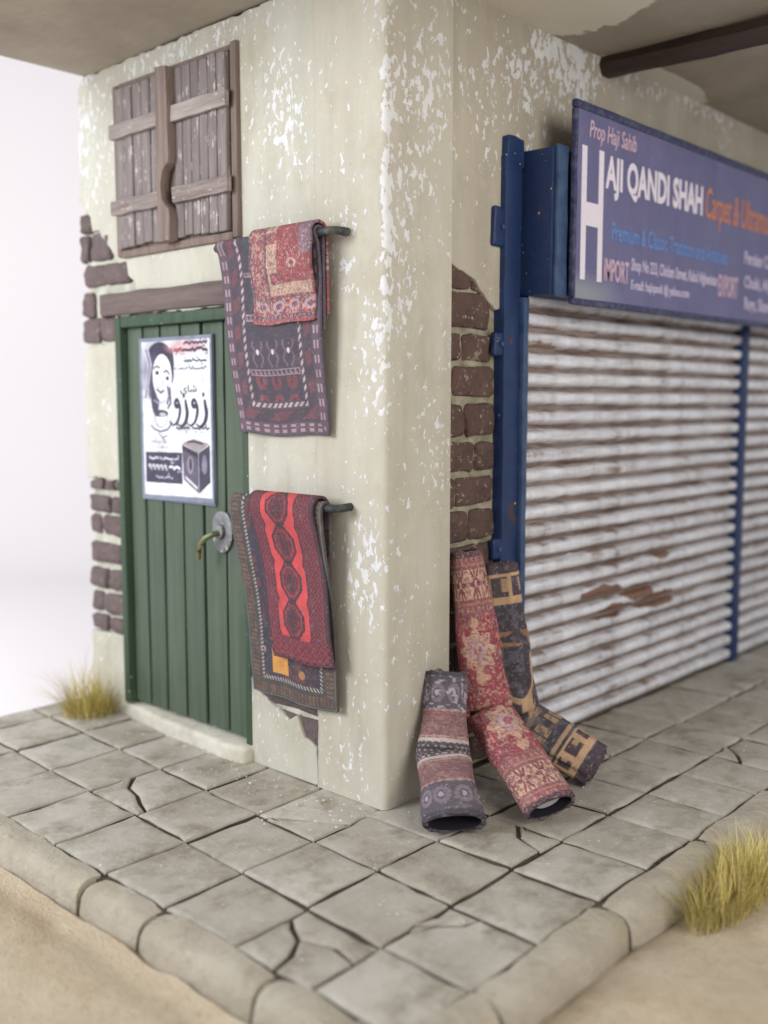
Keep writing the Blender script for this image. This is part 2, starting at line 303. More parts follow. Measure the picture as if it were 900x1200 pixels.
nx, ny = 190, 140; xs = np.linspace(-3.9, 4.7, nx); ys = np.linspace(-3.9, 2.45, ny); bm = bmesh.new(); g = []
for y in ys:
    row = []
    for x in xs:
        p = Vector((x, y, 0)); z = -.074+.02*mn.noise(p*1.6)+.014*mn.noise(p*5)+.006*mn.noise(p*13)
        z += .012*mn.noise(Vector(((x*.7+y*.7)*1.2, (x-y)*5, 3)))
        d = max(-1.16-x, -1.12-y)
        z += -.03*math.exp(-((d-.07)/.06)**2) if d > 0 else -.05
        row.append(bm.verts.new((x, y, z)))
    g.append(row)
for j in range(ny-1):
    for i in range(nx-1): bm.faces.new((g[j][i], g[j][i+1], g[j+1][i+1], g[j+1][i]))
edge = [g[0][i] for i in range(nx)]+[g[j][-1] for j in range(1, ny)]+[g[-1][i] for i in range(nx-2, -1, -1)]+[g[j][0] for j in range(ny-2, 0, -1)]
low = [bm.verts.new((v.co.x, v.co.y, -.335)) for v in edge]
for k in range(len(edge)): bm.faces.new((edge[k], low[k], low[(k+1) % len(low)], edge[(k+1) % len(edge)]))
o = from_bm('ground', bm, M['sand']); o['kind'] = 'structure'

bm = bmesh.new(); box(bm, (-1.06, -1.02, -.28), (4.62, 2.30, -.016))
pave = from_bm('pavement', bm, M['joint'], smooth=False); pave['kind'] = 'structure'
XA = lambda i, y: {0: -1.035, 1: -.712+.045*max(y, -.7), 2: -.372+.052*max(y, -.7), 3: .03}[i]
YJ = [2.28, 2.09, 1.745, 1.40, 1.06, .708, .366, .03, -.31, -.645, -.985]
yj = lambda k, x: YJ[k]+.028*x+.008*mn.noise(Vector((x*3, k*5.1, 0)))
cells = {}
for k in range(len(YJ)-1):
    for i in range(3):
        ya, yb = YJ[k+1], YJ[k]
        q = [(XA(i, ya), yj(k+1, XA(i, ya))), (XA(i+1, ya), yj(k+1, XA(i+1, ya))), (XA(i+1, yb), yj(k, XA(i+1, yb))), (XA(i, yb), yj(k, XA(i, yb)))]
        if ya < 0 and i == 2: q = [q[0], (-.062, yj(k+1, -.06)), (-.062, yj(k, -.06)), q[3]]
        cells[('a', k, i)] = q
XR = [-.062, .25, .575, .868, 1.165, 1.475, 1.79, 2.10, 2.42, 2.74, 3.06, 3.38, 3.70, 4.02, 4.34, 4.62]
for i in range(len(XR)-1):
    for k, (y0, y1) in enumerate(((-.985, -.648), (-.648, -.318), (-.318, .05))):
        w = lambda x, y: x+.012*mn.noise(Vector((x*7, y*7, 4)))-.02*(y+.6)
        cells[('b', k, i)] = [(w(XR[i], y0), y0), (w(XR[i+1], y0), y0), (w(XR[i+1], y1), y1), (w(XR[i], y1), y1)]
L2 = lambda a, b, t: (a[0]+(b[0]-a[0])*t, a[1]+(b[1]-a[1])*t)
def split(q, e0, t0, e1, t1, mid):       # cut a quad from edge e0 at t0 to edge e1 at t1 along a bent crack
    a = L2(q[e0], q[(e0+1) % 4], t0); b = L2(q[e1], q[(e1+1) % 4], t1); A = [a]+mid+[b]; P1, P2 = list(A), list(A[::-1])
    i = e1
    while i != e0: i = (i+1) % 4; P1.append(q[i])
    i = e0
    while i != e1: i = (i+1) % 4; P2.append(q[i])
    return P1, P2
pieces = []; whole = set()
for key, q in cells.items():
    if key == ('a', 4, 1): pieces += list(split(q, 0, .14, 2, .40, [(-.60, .78), (-.56, .86), (-.535, .96)]))
    elif key == ('a', 6, 2): pieces += list(split(q, 0, .52, 3, .14, [(-.225, .105), (-.265, .19), (-.315, .265)]))
    elif key == ('a', 8, 0):
        a0 = L2(q[2], q[3], .25); j = (-.872, -.452); l_ = L2(q[3], q[0], .55); r_ = L2(q[0], q[1], .62); k1, k2, k3 = (-.835, -.38), (-.95, -.50), (-.83, -.56)
        pieces += [[a0, k1, j, k2, l_, q[3]], [l_, k2, j, k3, r_, q[0]], [r_, k3, j, k1, a0, q[2], q[1]]]
    elif key == ('a', 9, 1): pieces += list(split(q, 2, .30, 3, .30, [(-.60, -.77)])) if False else list(split(q, 1, .65, 2, .62, [(-.47, -.76), (-.53, -.70)]))
    elif key == ('b', 1, 0): pieces += list(split(q, 0, .55, 1, .6, [(.16, -.52)]))
    elif key == ('b', 0, 5): pieces += list(split(q, 2, .5, 3, .4, [(1.56, -.73)]))
    else: whole.add(len(pieces)); pieces.append(q)
for n_, q in enumerate(pieces):
    c = sum((Vector(p) for p in q), Vector((0, 0)))/len(q)
    if c.x > .45 and c.y > .04 or (c.x > .05 and c.y > .1): continue
    cut = n_ not in whole
    tile_poly('paving_tile', q, random.uniform(-.004, .005), .06, [M['paving'], M['joint']], pave, bev=.013, gap=.0085 if cut else random.uniform(.0055, .009), seed=n_*1.7, jit=.004 if cut else .007, tilt=(random.uniform(-.012, .012), random.uniform(-.012, .012)))
def kerb(name, a, b, ax, out, seed, corner=None):
    """one rounded stone along axis ax between a and b, its outer face at out"""
    inn = -1.035 if ax == 1 else -.992; wd = out-inn; n = max(4, int(abs(b-a)/.05)); bm = bmesh.new(); rings = []
    pr = [(-.008, -.07), (-.008, -.012), (.004, .0), (.35*abs(wd), .002), (.62*abs(wd), -.001), (.82*abs(wd), -.012), (.95*abs(wd), -.038), (abs(wd), -.082), (abs(wd)+.008, -.26)]
    for i in range(n+1):
        t = a+(b-a)*i/n; e = min(i, n-i); sh = {0: .014, 1: .002}.get(e, 0); r = []
        for d, z in pr:
            q = inn+math.copysign(d-(sh if d > .02 else 0), wd); p = Vector((q, t, z-(sh if z > -.2 else 0))) if ax == 1 else Vector((t, q, z-(sh if z > -.2 else 0)))
            p += Vector(mn.noise_vector(p*6+Vector((seed, 0, 0))))*.011+Vector(mn.noise_vector(p*20))*.006
            if corner: p = corner(p)
            r.append(bm.verts.new(p))
        rings.append(r)
    for A, B in zip(rings, rings[1:]):
        for k in range(len(pr)-1): bm.faces.new((A[k], A[k+1], B[k+1], B[k]))
    bm.faces.new(rings[0]); bm.faces.new(rings[-1][::-1])
    return from_bm(name, bm, M['kerb'], pave)
ks = [2.30, 1.33, .345, -.0, -.545, -.86]
for i in range(len(ks)-1): kerb('kerb_stone', ks[i]-.008, ks[i+1]+.008, 1, -1.152, i*3.1)
kx = [-.74, -.07, .62, 1.27, 1.95, 2.62, 3.3, 3.95, 4.62]
for i in range(len(kx)-1): kerb('kerb_stone', kx[i]+.008, kx[i+1]-.008, 0, -1.125, 20+i*2.3)
# the corner stone is an L with a rounded outer corner
bm = bmesh.new(); inner = [(-1.031, -.868), (-1.031, -.988), (-.748, -.988)]
rings = []
for d, z in ((.0, -.07), (0, -.012), (.012, 0), (.05, .004), (.08, -.004), (.106, -.022), (.122, -.055), (.128, -.10), (.136, -.26)):
    pth = [(-1.031-d, -.868), (-1.031-d, -.93)]+[(-1.031-d+(.0+d*.9)*(1-math.cos(a)), -.96-d*.1-(.028+d*.9)*math.sin(a)) for a in np.linspace(.1, math.pi/2, 6)]+[(-.90, -.988-d), (-.82, -.988-d), (-.748, -.988-d)]
    rings.append([bm.verts.new(Vector((x, y, z))+Vector(mn.noise_vector(Vector((x, y, z))*7))*.006) for x, y in pth])
for A, B in zip(rings, rings[1:]):
    for k in range(len(A)-1): bm.faces.new((A[k], A[k+1], B[k+1], B[k]))
from_bm('kerb_stone', bm, M['kerb'], pave)

# ------------------------------------------------------------------ the shop building
shop = thing(empty('shop_building'), 'small weathered cream plaster carpet shop with peeling paint, green door and white roller shutters', 'building')
def brick(name, lo, hi, ax, mat, parent, seed):
    """rounded, uneven brick; ax is the axis its face looks along"""
    bm = bmesh.new(); box(bm, lo, hi, min(.02, .24*min(hi[2]-lo[2], hi[1-ax]-lo[1-ax])), 2)
    bmesh.ops.subdivide_edges(bm, edges=[e for e in bm.edges if e.calc_length() > .045], cuts=2, use_grid_fill=True)
    for v in bm.verts: v.co += Vector(mn.noise_vector(v.co*13+Vector((seed, 0, 0))))*.010+Vector(mn.noise_vector(v.co*34+Vector((seed, 0, 0))))*.007
    return from_bm(name, bm, mat, parent)
# side wall: core with the door opening, plaster skin, exposed bricks
bm = bmesh.new()
box(bm, (.024, 1.80, 0), (.4, 2.075, 3.17)); box(bm, (.024, .36, 0), (.4, .825, 3.17)); box(bm, (.024, .826, 2.0), (.4, 1.799, 3.17))
side = from_bm('side_wall', bm, M['mortar_grey'], shop, smooth=False)
PA = [(2.14, 2.62), (2.10, 2.595), (2.046, 2.55), (1.995, 2.49), (1.978, 2.428), (1.915, 2.418), (1.876, 2.375), (1.82, 2.325), (1.775, 2.275), (1.70, 2.205), (1.63, 2.155), (1.62, 2.11), (1.60, 2.04),
      (1.78, 2.03), (1.78, 1.885), (1.88, 1.872), (2.0, 1.862), (2.14, 1.86)]
PB = [(2.14, 1.20), (2.0, 1.205), (1.88, 1.20), (1.775, 1.205), (1.775, .415), (1.88, .412), (2.0, .405), (2.14, .40)]
# outline runs round the far edge and dips in where the bricks show; local x is -Y
out = [(.37, 0), (.37, 3.18), (2.02, 3.17), (2.075, 3.12), (2.083, 2.85), (2.080, 2.62)]+PA[1:-1]+[(2.085, 1.86), (2.09, 1.5), (2.095, 1.20)]+PB[1:-1]+[(2.10, .40), (2.105, 0), (1.782, 0), (1.782, 2.002), (.82, 2.002), (.815, 1.16), (.79, 1.15), (.775, .80), (.79, .40), (.815, .385), (.815, 0)]
straight = lambda p: abs(p.x-.37) < .002 or p.y < .001
C_ = [(.76, .372), (.67, .325), (.60, .30), (.558, .278), (.511, .312), (.466, .228), (.391, .202), (.362, .125), (.345, .16), (.340, .28), (.352, .37), (.45, .44), (.62, .46)]
C_ = [(max(x, .384), z-.03-.05*max(0, .6-x)) for x, z in C_]
fl = lambda lp, **k: [(-x, z) for x, z in densify(lp, **k)]
slab2d('plaster', [fl(out, step=.022, jit=.012, seed=2., keep=straight), fl(C_, step=.02, jit=.006, seed=5.)], .04, .007, M['plaster_side'], side, face_x(.02))
rowsA = [(2.51, 2.424, [2.105, 1.985]), (2.412, 2.282, [2.112, 2.016, 1.82]), (2.262, 2.158, [2.082, 1.885, 1.66]), (2.132, 2.012, [2.115, 1.985]), (2.002, 1.885, [2.115, 1.945, 1.79])]
sd_ = 0
for z1, z0, ys_ in rowsA:
    for a, b in zip(ys_, ys_[1:]):
        sd_ += 3.7; brick('brick', (.001+random.uniform(-.004, .006), b+.005, z0-.002), (.16, a-.005, z1+.002), 0, M['brick_grey'], side, sd_)
rowsB = [(1.192, 1.145, [2.07, 1.95, 1.86, 1.79]), (1.112, 1.03, [2.09, 1.90, 1.788]), (1.012, .912, [2.09, 1.99, 1.79]), (.87, .772, [2.09, 1.792]), (.738, .636, [2.11, 1.93, 1.79]), (.612, .51, [2.11, 1.99, 1.79]), (.488, .418, [2.10, 1.94, 1.792])]
for z1, z0, ys_ in rowsB:
    for a, b in zip(ys_, ys_[1:]):
        sd_ += 3.7; brick('brick', (.000+random.uniform(-.006, .006), b+.005, z0-.002), (.16, a-.005, z1+.002), 0, M['brick_grey'], side, sd_)
for k in range(7):                       # bricks between door and hanging carpets
    z0 = .405+k*.107; sd_ += 2.9
    brick('brick', (.008, .70, z0+.008), (.14, .815, z0+.100), 0, M['brick_brown'], side, sd_)
for z1, z0, ys_ in ((.50, .285, [.80, .37]), (.279, .06, [.79, .37])):
    for a, b in zip(ys_, ys_[1:]):
        sd_ += 2.9; brick('brick', (.011, b+.006, z0), (.14, a-.006, z1), 0, M['brick_grey'], side, sd_)
# corner pillar with a worn rounded arris
bm = bmesh.new(); box(bm, (-.003, 0, 0), (.39, .372, 3.2)); es = [e for e in bm.edges if abs(e.verts[0].co.z-e.verts[1].co.z) > 1]
bmesh.ops.bevel(bm, geom=[e for e in es if e.verts[0].co.x < .01 and e.verts[0].co.y < .01], offset=.028, segments=4, profile=.5, affect='EDGES')
bmesh.ops.bevel(bm, geom=[e for e in bm.edges if abs(e.verts[0].co.z-e.verts[1].co.z) > 1 and e.verts[0].co.x > .38 and e.verts[0].co.y < .01], offset=.006, segments=2, affect='EDGES')
for k in range(1, 60): bmesh.ops.bisect_plane(bm, geom=bm.verts[:]+bm.edges[:]+bm.faces[:], plane_co=(0, 0, k*3.2/60), plane_no=(0, 0, 1))
for v in bm.verts:
    if v.co.x < .36 and v.co.y < .34:
        v.co.x += .005*mn.noise(Vector((v.co.x*3, v.co.y*6, v.co.z*3)))+.0025*mn.noise(v.co*17); v.co.y += .006*mn.noise(Vector((v.co.x*6, 9, v.co.z*3)))+.0025*mn.noise(v.co*15+Vector((9, 9, 9)))
from_bm('corner_pillar', bm, M['plaster_pillar'], shop)
# front wall
bm = bmesh.new(); box(bm, (.388, .078, 0), (4.62, .4, 3.2)); front = from_bm('front_wall', bm, M['mortar'], shop, smooth=False)
fo = [(.391, 3.21), (.391, 2.15), (.44, 2.145), (.52, 2.12), (.575, 2.10), (.64, 2.055), (.70, 2.01), (.745, 1.98), (.78, 1.99), (.80, 2.06), (4.62, 2.06), (4.62, 3.21)]
slab2d('plaster', [densify(fo, .022, .012, 3., keep=lambda p: p.x < .4 or p.x > .85)], .03, .005, M['plaster_front'], front, face_y(.065))
rowsR = [(2.16, 2.055, [.40, .60, .75]), (2.035, 1.895, [.40, .72]), (1.865, 1.765, [.385, .53, .74]), (1.735, 1.615, [.385, .475, .76]), (1.575, 1.45, [.385, .56, .765]), (1.415, 1.30, [.385, .63, .77]), (1.265, 1.155, [.385, .50, .77]), (1.125, 1.005, [.385, .59, .775]), (.975, .86, [.385, .66, .78]), (.83, .72, [.385, .53, .78]), (.69, .58, [.385, .6, .78]), (.55, .44, [.385, .5, .78]), (.41, .3, [.385, .6, .78]), (.27, .15, [.385, .52, .78]), (.12, .02, [.385, .6, .78])]
for z1, z0, xs_ in rowsR:
    for a, b in zip(xs_, xs_[1:]):
        sd_ += 3.1; brick('brick', (a+.004, .060+random.uniform(-.004, .004), z0-.006), (b-.004, .2, z1+.006), 1, M['brick_brown'], front, sd_)
# roof slab
bm = bmesh.new(); zu = lambda x, y: 3.198-.016*y+.006*mn.noise(Vector((x*1.3, y*1.3, 0)))
gx, gy = np.linspace(-1.25, 4.75, 61), np.linspace(-1.35, 2.06, 35)
lo = [[bm.verts.new((x, y, zu(x, y)+(.05 if (i in (0, 60) or j in (0, 34)) else 0)*.4)) for i, x in enumerate(gx)] for j, y in enumerate(gy)]
hi_ = [[bm.verts.new((x, y, zu(x, y)+.17)) for x in gx] for y in gy]
for j in range(34):
    for i in range(60):
        bm.faces.new((lo[j][i], lo[j+1][i], lo[j+1][i+1], lo[j][i+1])); bm.faces.new((hi_[j][i], hi_[j][i+1], hi_[j+1][i+1], hi_[j+1][i]))
ring = lambda g: [g[0][i] for i in range(61)]+[g[j][60] for j in range(1, 35)]+[g[34][i] for i in range(59, -1, -1)]+[g[j][0] for j in range(33, 0, -1)]
A, B = ring(lo), ring(hi_)
for k in range(len(A)): bm.faces.new((A[k], A[(k+1) % len(A)], B[(k+1) % len(A)], B[k]))
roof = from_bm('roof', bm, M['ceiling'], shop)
bm = bmesh.new(); tube(bm, [(1.58+.012*math.sin(t*5), .10-1.42*t, 3.165-.03*t) for t in np.linspace(0, 1, 16)], [.055+.006*mn.noise(Vector((t*9, 0, 0))) for t in np.linspace(0, 1, 16)], 6)
from_bm('roof_beam', bm, M['beam'], roof)
bm = bmesh.new(); tube(bm, [(.02+.01*mn.noise(Vector((y*5, 0, 0))), y, 3.182-.016*y) for y in np.linspace(.2, 1.62, 24)], [.014+.01*mn.noise(Vector((y*7, 4, 0))) for y in np.linspace(.2, 1.62, 24)], 6)
from_bm('roof_seam', bm, M['beam'], roof)
# lintel, doorstep
boxo('lintel', (-.022, .70, 2.006), (.2, 1.905, 2.112), M['lintel_wood'], shop, .012, 2, .008, 14, 7)
bm = bmesh.new(); box(bm, (-.042, .80, -.03), (.2, 1.86, .072), .022, 3)
for k in range(1, 16): bmesh.ops.bisect_plane(bm, geom=bm.verts[:]+bm.edges[:]+bm.faces[:], plane_co=(0, .8+k*1.06/16, 0), plane_no=(0, 1, 0))
for v in bm.verts:
    v.co += Vector(mn.noise_vector(v.co*6))*.008
    if v.co.x < .05: v.co.x += .05*max(0, (v.co.y-1.35)/.5)-.02*math.exp(-((v.co.y-.93)/.12)**2)
from_bm('doorstep', bm, M['concrete'], shop)
# door
door = empty('door', (0, 0, 0), shop)
bm = bmesh.new(); box(bm, (-.006, 1.752, .075), (.11, 1.798, 1.995), .006); box(bm, (-.004, .800, .075), (.11, .842, 1.995), .006); box(bm, (-.006, .844, 1.945), (.11, 1.75, 1.996), .006)
from_bm('door_frame', bm, M['green_frame'], door)
yb = [1.752, 1.62, 1.478, 1.322, 1.166, 1.005, .842]
for i in range(6):
    boxo('door_board', (.034+random.uniform(-.004, .004), yb[i+1]+.007, .085), (.09, yb[i]-.007, 1.944), M['green_paint'], door, .008, 2, .003, 6, 3, i*5.)
boxo('door_back', (.075, .845, .09), (.10, 1.75, 1.94), M['green_frame'], door, 0)
bm = bmesh.new()
for q, r in ((0, .094), (.012, .09), (.02, .078), (.022, .03), (.034, .03), (.036, .024)): pass
rings = []
for dx, ry, rz in ((.0, .072, .095), (-.012, .072, .095), (-.018, .06, .082), (-.018, .032, .036), (-.034, .03, .032), (-.036, .018, .02)):
    rings.append([bm.verts.new((.032+dx, 1.018+ry*math.cos(a), 1.012+rz*math.sin(a)*(1+.05*math.sin(3*a)))) for a in np.linspace(0, 2*math.pi, 24, endpoint=False)])
for A, B in zip(rings, rings[1:]):
    for k in range(24): bm.faces.new((A[k], A[(k+1) % 24], B[(k+1) % 24], B[k]))
bm.faces.new(rings[-1]); from_bm('handle_plate', bm, M['metal'], door)
bm = bmesh.new(); tube(bm, [(.0, 1.016, 1.005), (-.03, 1.022, 1.003), (-.05, 1.05, .985), (-.056, 1.075, .955), (-.056, 1.09, .92), (-.055, 1.093, .885)], [.013, .014, .014, .013, .012, .010], 10)
from_bm('door_handle', bm, M['verdigris'], door)
# wooden window shutter
win = empty('window_shutter', (0, 0, 0), shop)
bm = bmesh.new(); box(bm, (-.018, 1.70, 2.275), (.05, 1.74, 3.062), .008); box(bm, (-.024, .822, 2.275), (.05, .862, 3.075), .01); box(bm, (-.02, .863, 2.270), (.05, 1.699, 2.305), .008); box(bm, (-.012, .863, 3.045), (.05, 1.699, 3.068), .006); box(bm, (-.004, .863, 2.306), (.05, 1.699, 3.044))
for v in bm.verts: v.co += Vector(mn.noise_vector(v.co*9))*.006
from_bm('window_frame', bm, M['frame_wood'], win)
ya = list(np.linspace(1.695, 1.345, 6)); yc = list(np.linspace(1.238, .872, 7))
for L in (ya, yc):
    for i in range(len(L)-1):
        boxo('shutter_board', (-.036+random.uniform(-.004, .003), L[i+1]+.001, 2.307+random.uniform(0, .012)), (-.006, L[i]-.001, 3.040+random.uniform(-.006, .004)), M['old_wood'], win, .004, 1, .003, 5, 8, i*4.+L[0])
boxo('shutter_board', (-.02, 1.243, 2.31), (-.005, 1.34, 3.035), M['frame_wood'], win, .004)
for (y0, y1, z) in ((1.715, 1.325, 2.842), (1.232, .845, 2.842), (1.715, 1.32, 2.495), (1.228, .838, 2.494)):
    boxo('crossbar', (-.062, y1, z-.034), (-.035, y0, z+.034), M['pale_wood'], win, .006, 2, .006, 8, 9, y0)
bt = [(1.318, 2.298), (1.318, 3.052), (1.232, 3.042), (1.228, 2.66), (1.232, 2.635), (1.272, 2.605), (1.290, 2.545), (1.280, 2.48), (1.236, 2.435), (1.229, 2.40), (1.23, 2.302)]
slab2d('batten', [fl(bt, step=.03, jit=.004, seed=8.)], .05, .005, M['batten_wood'], win, face_x(-.052))
# roller shutters: slats, posts, roller box
PITCH = .0862
def slat_mesh(w, seed):
    prof = [(.054, 0.), (.052, .013), (.030, .020), (.015, .028), (.010, .040), (.010, .060), (.015, .070), (.034, .0765), (.052, .080), (.054, PITCH)]
    nseg = max(10, int(w/.06)); bm = bmesh.new(); rows = []
    for i in range(nseg+1):
        x = w*i/nseg; rows.append([bm.verts.new((x, y+.005*mn.noise(Vector((x*4, z*30, seed)))+.003*mn.noise(Vector((x*17, z*40, seed))), z+.0045*mn.noise(Vector((x*3, seed, z*16))))) for y, z in prof])
    for A, B in zip(rows, rows[1:]):
        for k in range(len(prof)-1):
            f = bm.faces.new((A[k], B[k], B[k+1], A[k+1])); f.material_index = 0
    return bm
for x0, x1, sd in ((.925, 3.115, 0), (3.215, 4.60, 40)):
    bm = bmesh.new(); box(bm, (x0+.01, .050, .0), (x1-.01, .070, 2.06)); sh = from_bm('roller_shutter', bm, M['shutter_rust'], shop, smooth=False)
    base = []
    for v in range(5):
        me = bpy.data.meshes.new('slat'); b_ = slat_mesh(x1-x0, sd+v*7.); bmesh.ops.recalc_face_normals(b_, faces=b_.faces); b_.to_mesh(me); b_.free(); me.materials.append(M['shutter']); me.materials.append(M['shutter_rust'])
        me.polygons.foreach_set('use_smooth', [True]*len(me.polygons)); base.append(me)
    for k in range(24):
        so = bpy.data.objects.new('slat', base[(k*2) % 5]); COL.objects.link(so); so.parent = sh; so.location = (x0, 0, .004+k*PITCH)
def wavy(name, lo, hi, mat, parent, amp=.006, seed=0.): return boxo(name, lo, hi, mat, parent, .007, 2, amp, 22, 9, seed)
post = wavy('shutter_post', (.770, .022, 0), (.886, .09, 2.62), M['navy_paint'], shop, .006, 1.)
wavy('guide_rail', (.889, .004, 0), (.928, .06, 2.04), M['navy_edge'], post, .004, 2.)
wavy('post_cap', (.772, .018, 2.58), (.905, .09, 2.70), M['navy_paint'], post, .012, 4.)
for y0, z0, w, h_ in ((.700, 2.24, .10, .165), (.715, 1.785, .08, .10), (.72, .90, .07, .10)):
    boxo('mounting_plate', (y0, .028, z0), (y0+w, .06, z0+h_), M['navy_paint'], post, .012, 3, .006, 4, 12, z0)
    bm = bmesh.new(); tube(bm, [(y0+w*.5, .03, z0+h_*.5), (y0+w*.5, .018, z0+h_*.5)], .010, 8); from_bm('bolt', bm, M['navy_edge'], post)
post2 = wavy('shutter_post', (3.118, .0, 0), (3.212, .06, 2.06), M['navy_paint'], shop, .004, 6.)
rb = empty('roller_box', (0, 0, 0), shop)
wavy('box_casing', (.905, -.120, 2.045), (4.55, .075, 2.655), M['navy_paint'], rb, .005, 8.)
wavy('box_flange', (.915, -.139, 2.035), (.998, -.118, 2.665), M['navy_edge'], rb, .004, 9.)
# carpet rails fixed to the side wall
def rail(z, ya, yb_, r=.016):
    bm = bmesh.new(); tube(bm, [(.02, yb_-.0, z+.006), (-.06, yb_-.004, z+.004), (-.085, yb_+.012, z+.003), (-.088, yb_+.05, z+.002)]+[(-.088, y, z+.003*math.sin(y*9)) for y in np.linspace(yb_+.12, ya-.12, 8)]+[(-.088, ya-.05, z), (-.085, ya-.012, z), (-.06, ya+.004, z), (.02, ya, z)], r, 10)
    return from_bm('carpet_rail', bm, M['rail'], shop)
rail(2.226, .895, .195); rail(1.178, .80, .185)

# ------------------------------------------------------------------ shop sign
sign = thing(empty('shop_sign', (1.0, -.14, 2.0)), 'long purple shop sign with white HAJI QANDI SHAH lettering above the shutters', 'sign')
sign_inv = sign.matrix_basis.inverted() if False else Matrix.Translation((-1.0, .14, -2.0))
def onsign(o): o.matrix_parent_inverse = sign_inv; return o
SX0, SX1, SZ0, SZ1 = 1.004, 4.25, 2.008, 2.862
onsign(boxo('sign_panel', (SX0+.02, -.160, SZ0+.02), (SX1-.02, -.142, SZ1-.022), M['sign_print'], sign, .002, 1))
for lo, hi in (((SX0, -.168, SZ1-.035), (SX1, -.140, SZ1)), ((SX0, -.168, SZ0), (SX1, -.140, SZ0+.028)), ((SX0, -.167, SZ0+.029), (SX0+.022, -.140, SZ1-.036)), ((SX1-.03, -.167, SZ0+.029), (SX1, -.140, SZ1-.036))):
    onsign(wavy('sign_frame', lo, hi, M['sign_edge'], sign, .002, lo[2]))
def text(body, corners, mat, parent, frame, name='lettering', bold=0., shear=0., res=3, onto=None):
    """lettering as a flat mesh fitted to (x0, x1, y0, y1)"""
    cu = bpy.data.curves.new('t', 'FONT'); cu.body = body; cu.offset = bold; cu.shear = shear; cu.resolution_u = res; cu.extrude = .004
    t = bpy.data.objects.new('t', cu); COL.objects.link(t); dg = bpy.context.evaluated_depsgraph_get(); dg.update()
    me = bpy.data.meshes.new_from_object(t.evaluated_get(dg)); bpy.data.objects.remove(t); me.name = name; me.materials.clear()
    co = np.empty(len(me.vertices)*3); me.vertices.foreach_get('co', co); co = co.reshape(-1, 3)
    if len(co) == 0: return None
    mi, ma = co.min(0), co.max(0); x0, x1, y0, y1 = corners
    co[:, 0] = x0+(co[:, 0]-mi[0])/(ma[0]-mi[0])*(x1-x0); co[:, 1] = y0+(co[:, 1]-mi[1])/(ma[1]-mi[1])*(y1-y0); co[:, 2] = (co[:, 2]-mi[2])/(ma[2]-mi[2]+1e-9)*.0022
    me.vertices.foreach_set('co', co.ravel()); me.transform(frame); me.update()
    return link(name, me, mat, parent, smooth=False)
SF = face_y(-.1625)
def st(*a, **k): onsign(text(*a, **k))
st('H', (1.062, 1.240, 2.118, 2.682), M['ink_white'], sign, SF, bold=.02)
st('AJI QANDI SHAH', (1.257, 2.20, 2.486, 2.675), M['ink_white'], sign, SF, bold=.033)
st('Prop Haji Sahib', (1.118, 1.52, 2.70, 2.797), M['ink_pink'], sign, SF, bold=.012, shear=.2)
st('Carpet & Ultramodern', (2.235, 3.22, 2.475, 2.68), M['ink_orange'], sign, SF, bold=.01, shear=.15)
st('Premium & Classic Tradition and Antiques', (1.318, 2.505, 2.285, 2.392), M['ink_blue'], sign, SF, bold=.02)
st('IMPORT', (1.262, 1.480, 2.128, 2.228), M['ink_pink'], sign, SF, bold=.02)
st('Shop No 223, Chicken Street, Kabul Afghanistan', (1.500, 2.400, 2.176, 2.250), M['ink_pale'], sign, SF, bold=.022)
st('E-mail: hajiqandi @ yahoo.com', (1.502, 2.085, 2.094, 2.155), M['ink_pale'], sign, SF, bold=.022)
st('EXPORT', (2.415, 2.650, 2.143, 2.257), M['ink_pink'], sign, SF, bold=.02)
st('Persian Carpet', (2.725, 3.22, 2.318, 2.41), M['ink_pale'], sign, SF, bold=.02)
st('Chubi, Afghan', (2.735, 3.20, 2.190, 2.28), M['ink_pale'], sign, SF, bold=.02)
st('Rugs, Shawl', (2.745, 3.10, 2.072, 2.165), M['ink_pale'], sign, SF, bold=.02)

# ------------------------------------------------------------------ printed pictures as vertex colours
def grid(nu, nv): u, v = np.meshgrid(np.linspace(0, 1, nu), np.linspace(0, 1, nv)); return u, v
def color_attr(me, rgb):
    a = me.color_attributes.new('col', 'FLOAT_COLOR', 'POINT'); c = np.ones((len(me.vertices), 4), np.float32); c[:, :3] = rgb.reshape(-1, 3); a.data.foreach_set('color', c.ravel())
def grid_mesh(name, P, rgb, wrap=False):
    nv, nu = P.shape[:2]; me = bpy.data.meshes.new(name); idx = np.arange(nv*nu).reshape(nv, nu)
    if wrap: nxt = np.roll(idx, -1, 1); q = np.stack([idx[:-1], nxt[:-1], nxt[1:], idx[1:]], -1).reshape(-1, 4)
    else: q = np.stack([idx[:-1, :-1], idx[:-1, 1:], idx[1:, 1:], idx[1:, :-1]], -1).reshape(-1, 4)
    me.vertices.add(nv*nu); me.vertices.foreach_set('co', P.astype(np.float32).ravel()); me.loops.add(q.size); me.loops.foreach_set('vertex_index', q.ravel().astype(np.int32))
    me.polygons.add(len(q)); me.polygons.foreach_set('loop_start', np.arange(0, q.size, 4, dtype=np.int32)); me.update(calc_edges=True); color_attr(me, rgb)
    return me
def paint(a, m, c, k=1.):
    m = np.asarray(m)*k; m = m[..., None]; a[:] = a*(1-m)+np.array(c)*m
def blotch(nv, nu, n, seed):        # smooth random field 0..1
    r = np.random.default_rng(seed).random((n*2+3, n+3)); y = np.linspace(0, n*2+1.99, nv); x = np.linspace(0, n+1.99, nu); yi, xi = y.astype(int), x.astype(int); fy, fx = (y-yi)[:, None], (x-xi)[None]
    fy, fx = fy*fy*(3-2*fy), fx*fx*(3-2*fx)
    return (r[np.ix_(yi, xi)]*(1-fx)+r[np.ix_(yi, xi+1)]*fx)*(1-fy)+(r[np.ix_(yi+1, xi)]*(1-fx)+r[np.ix_(yi+1, xi+1)]*fx)*fy
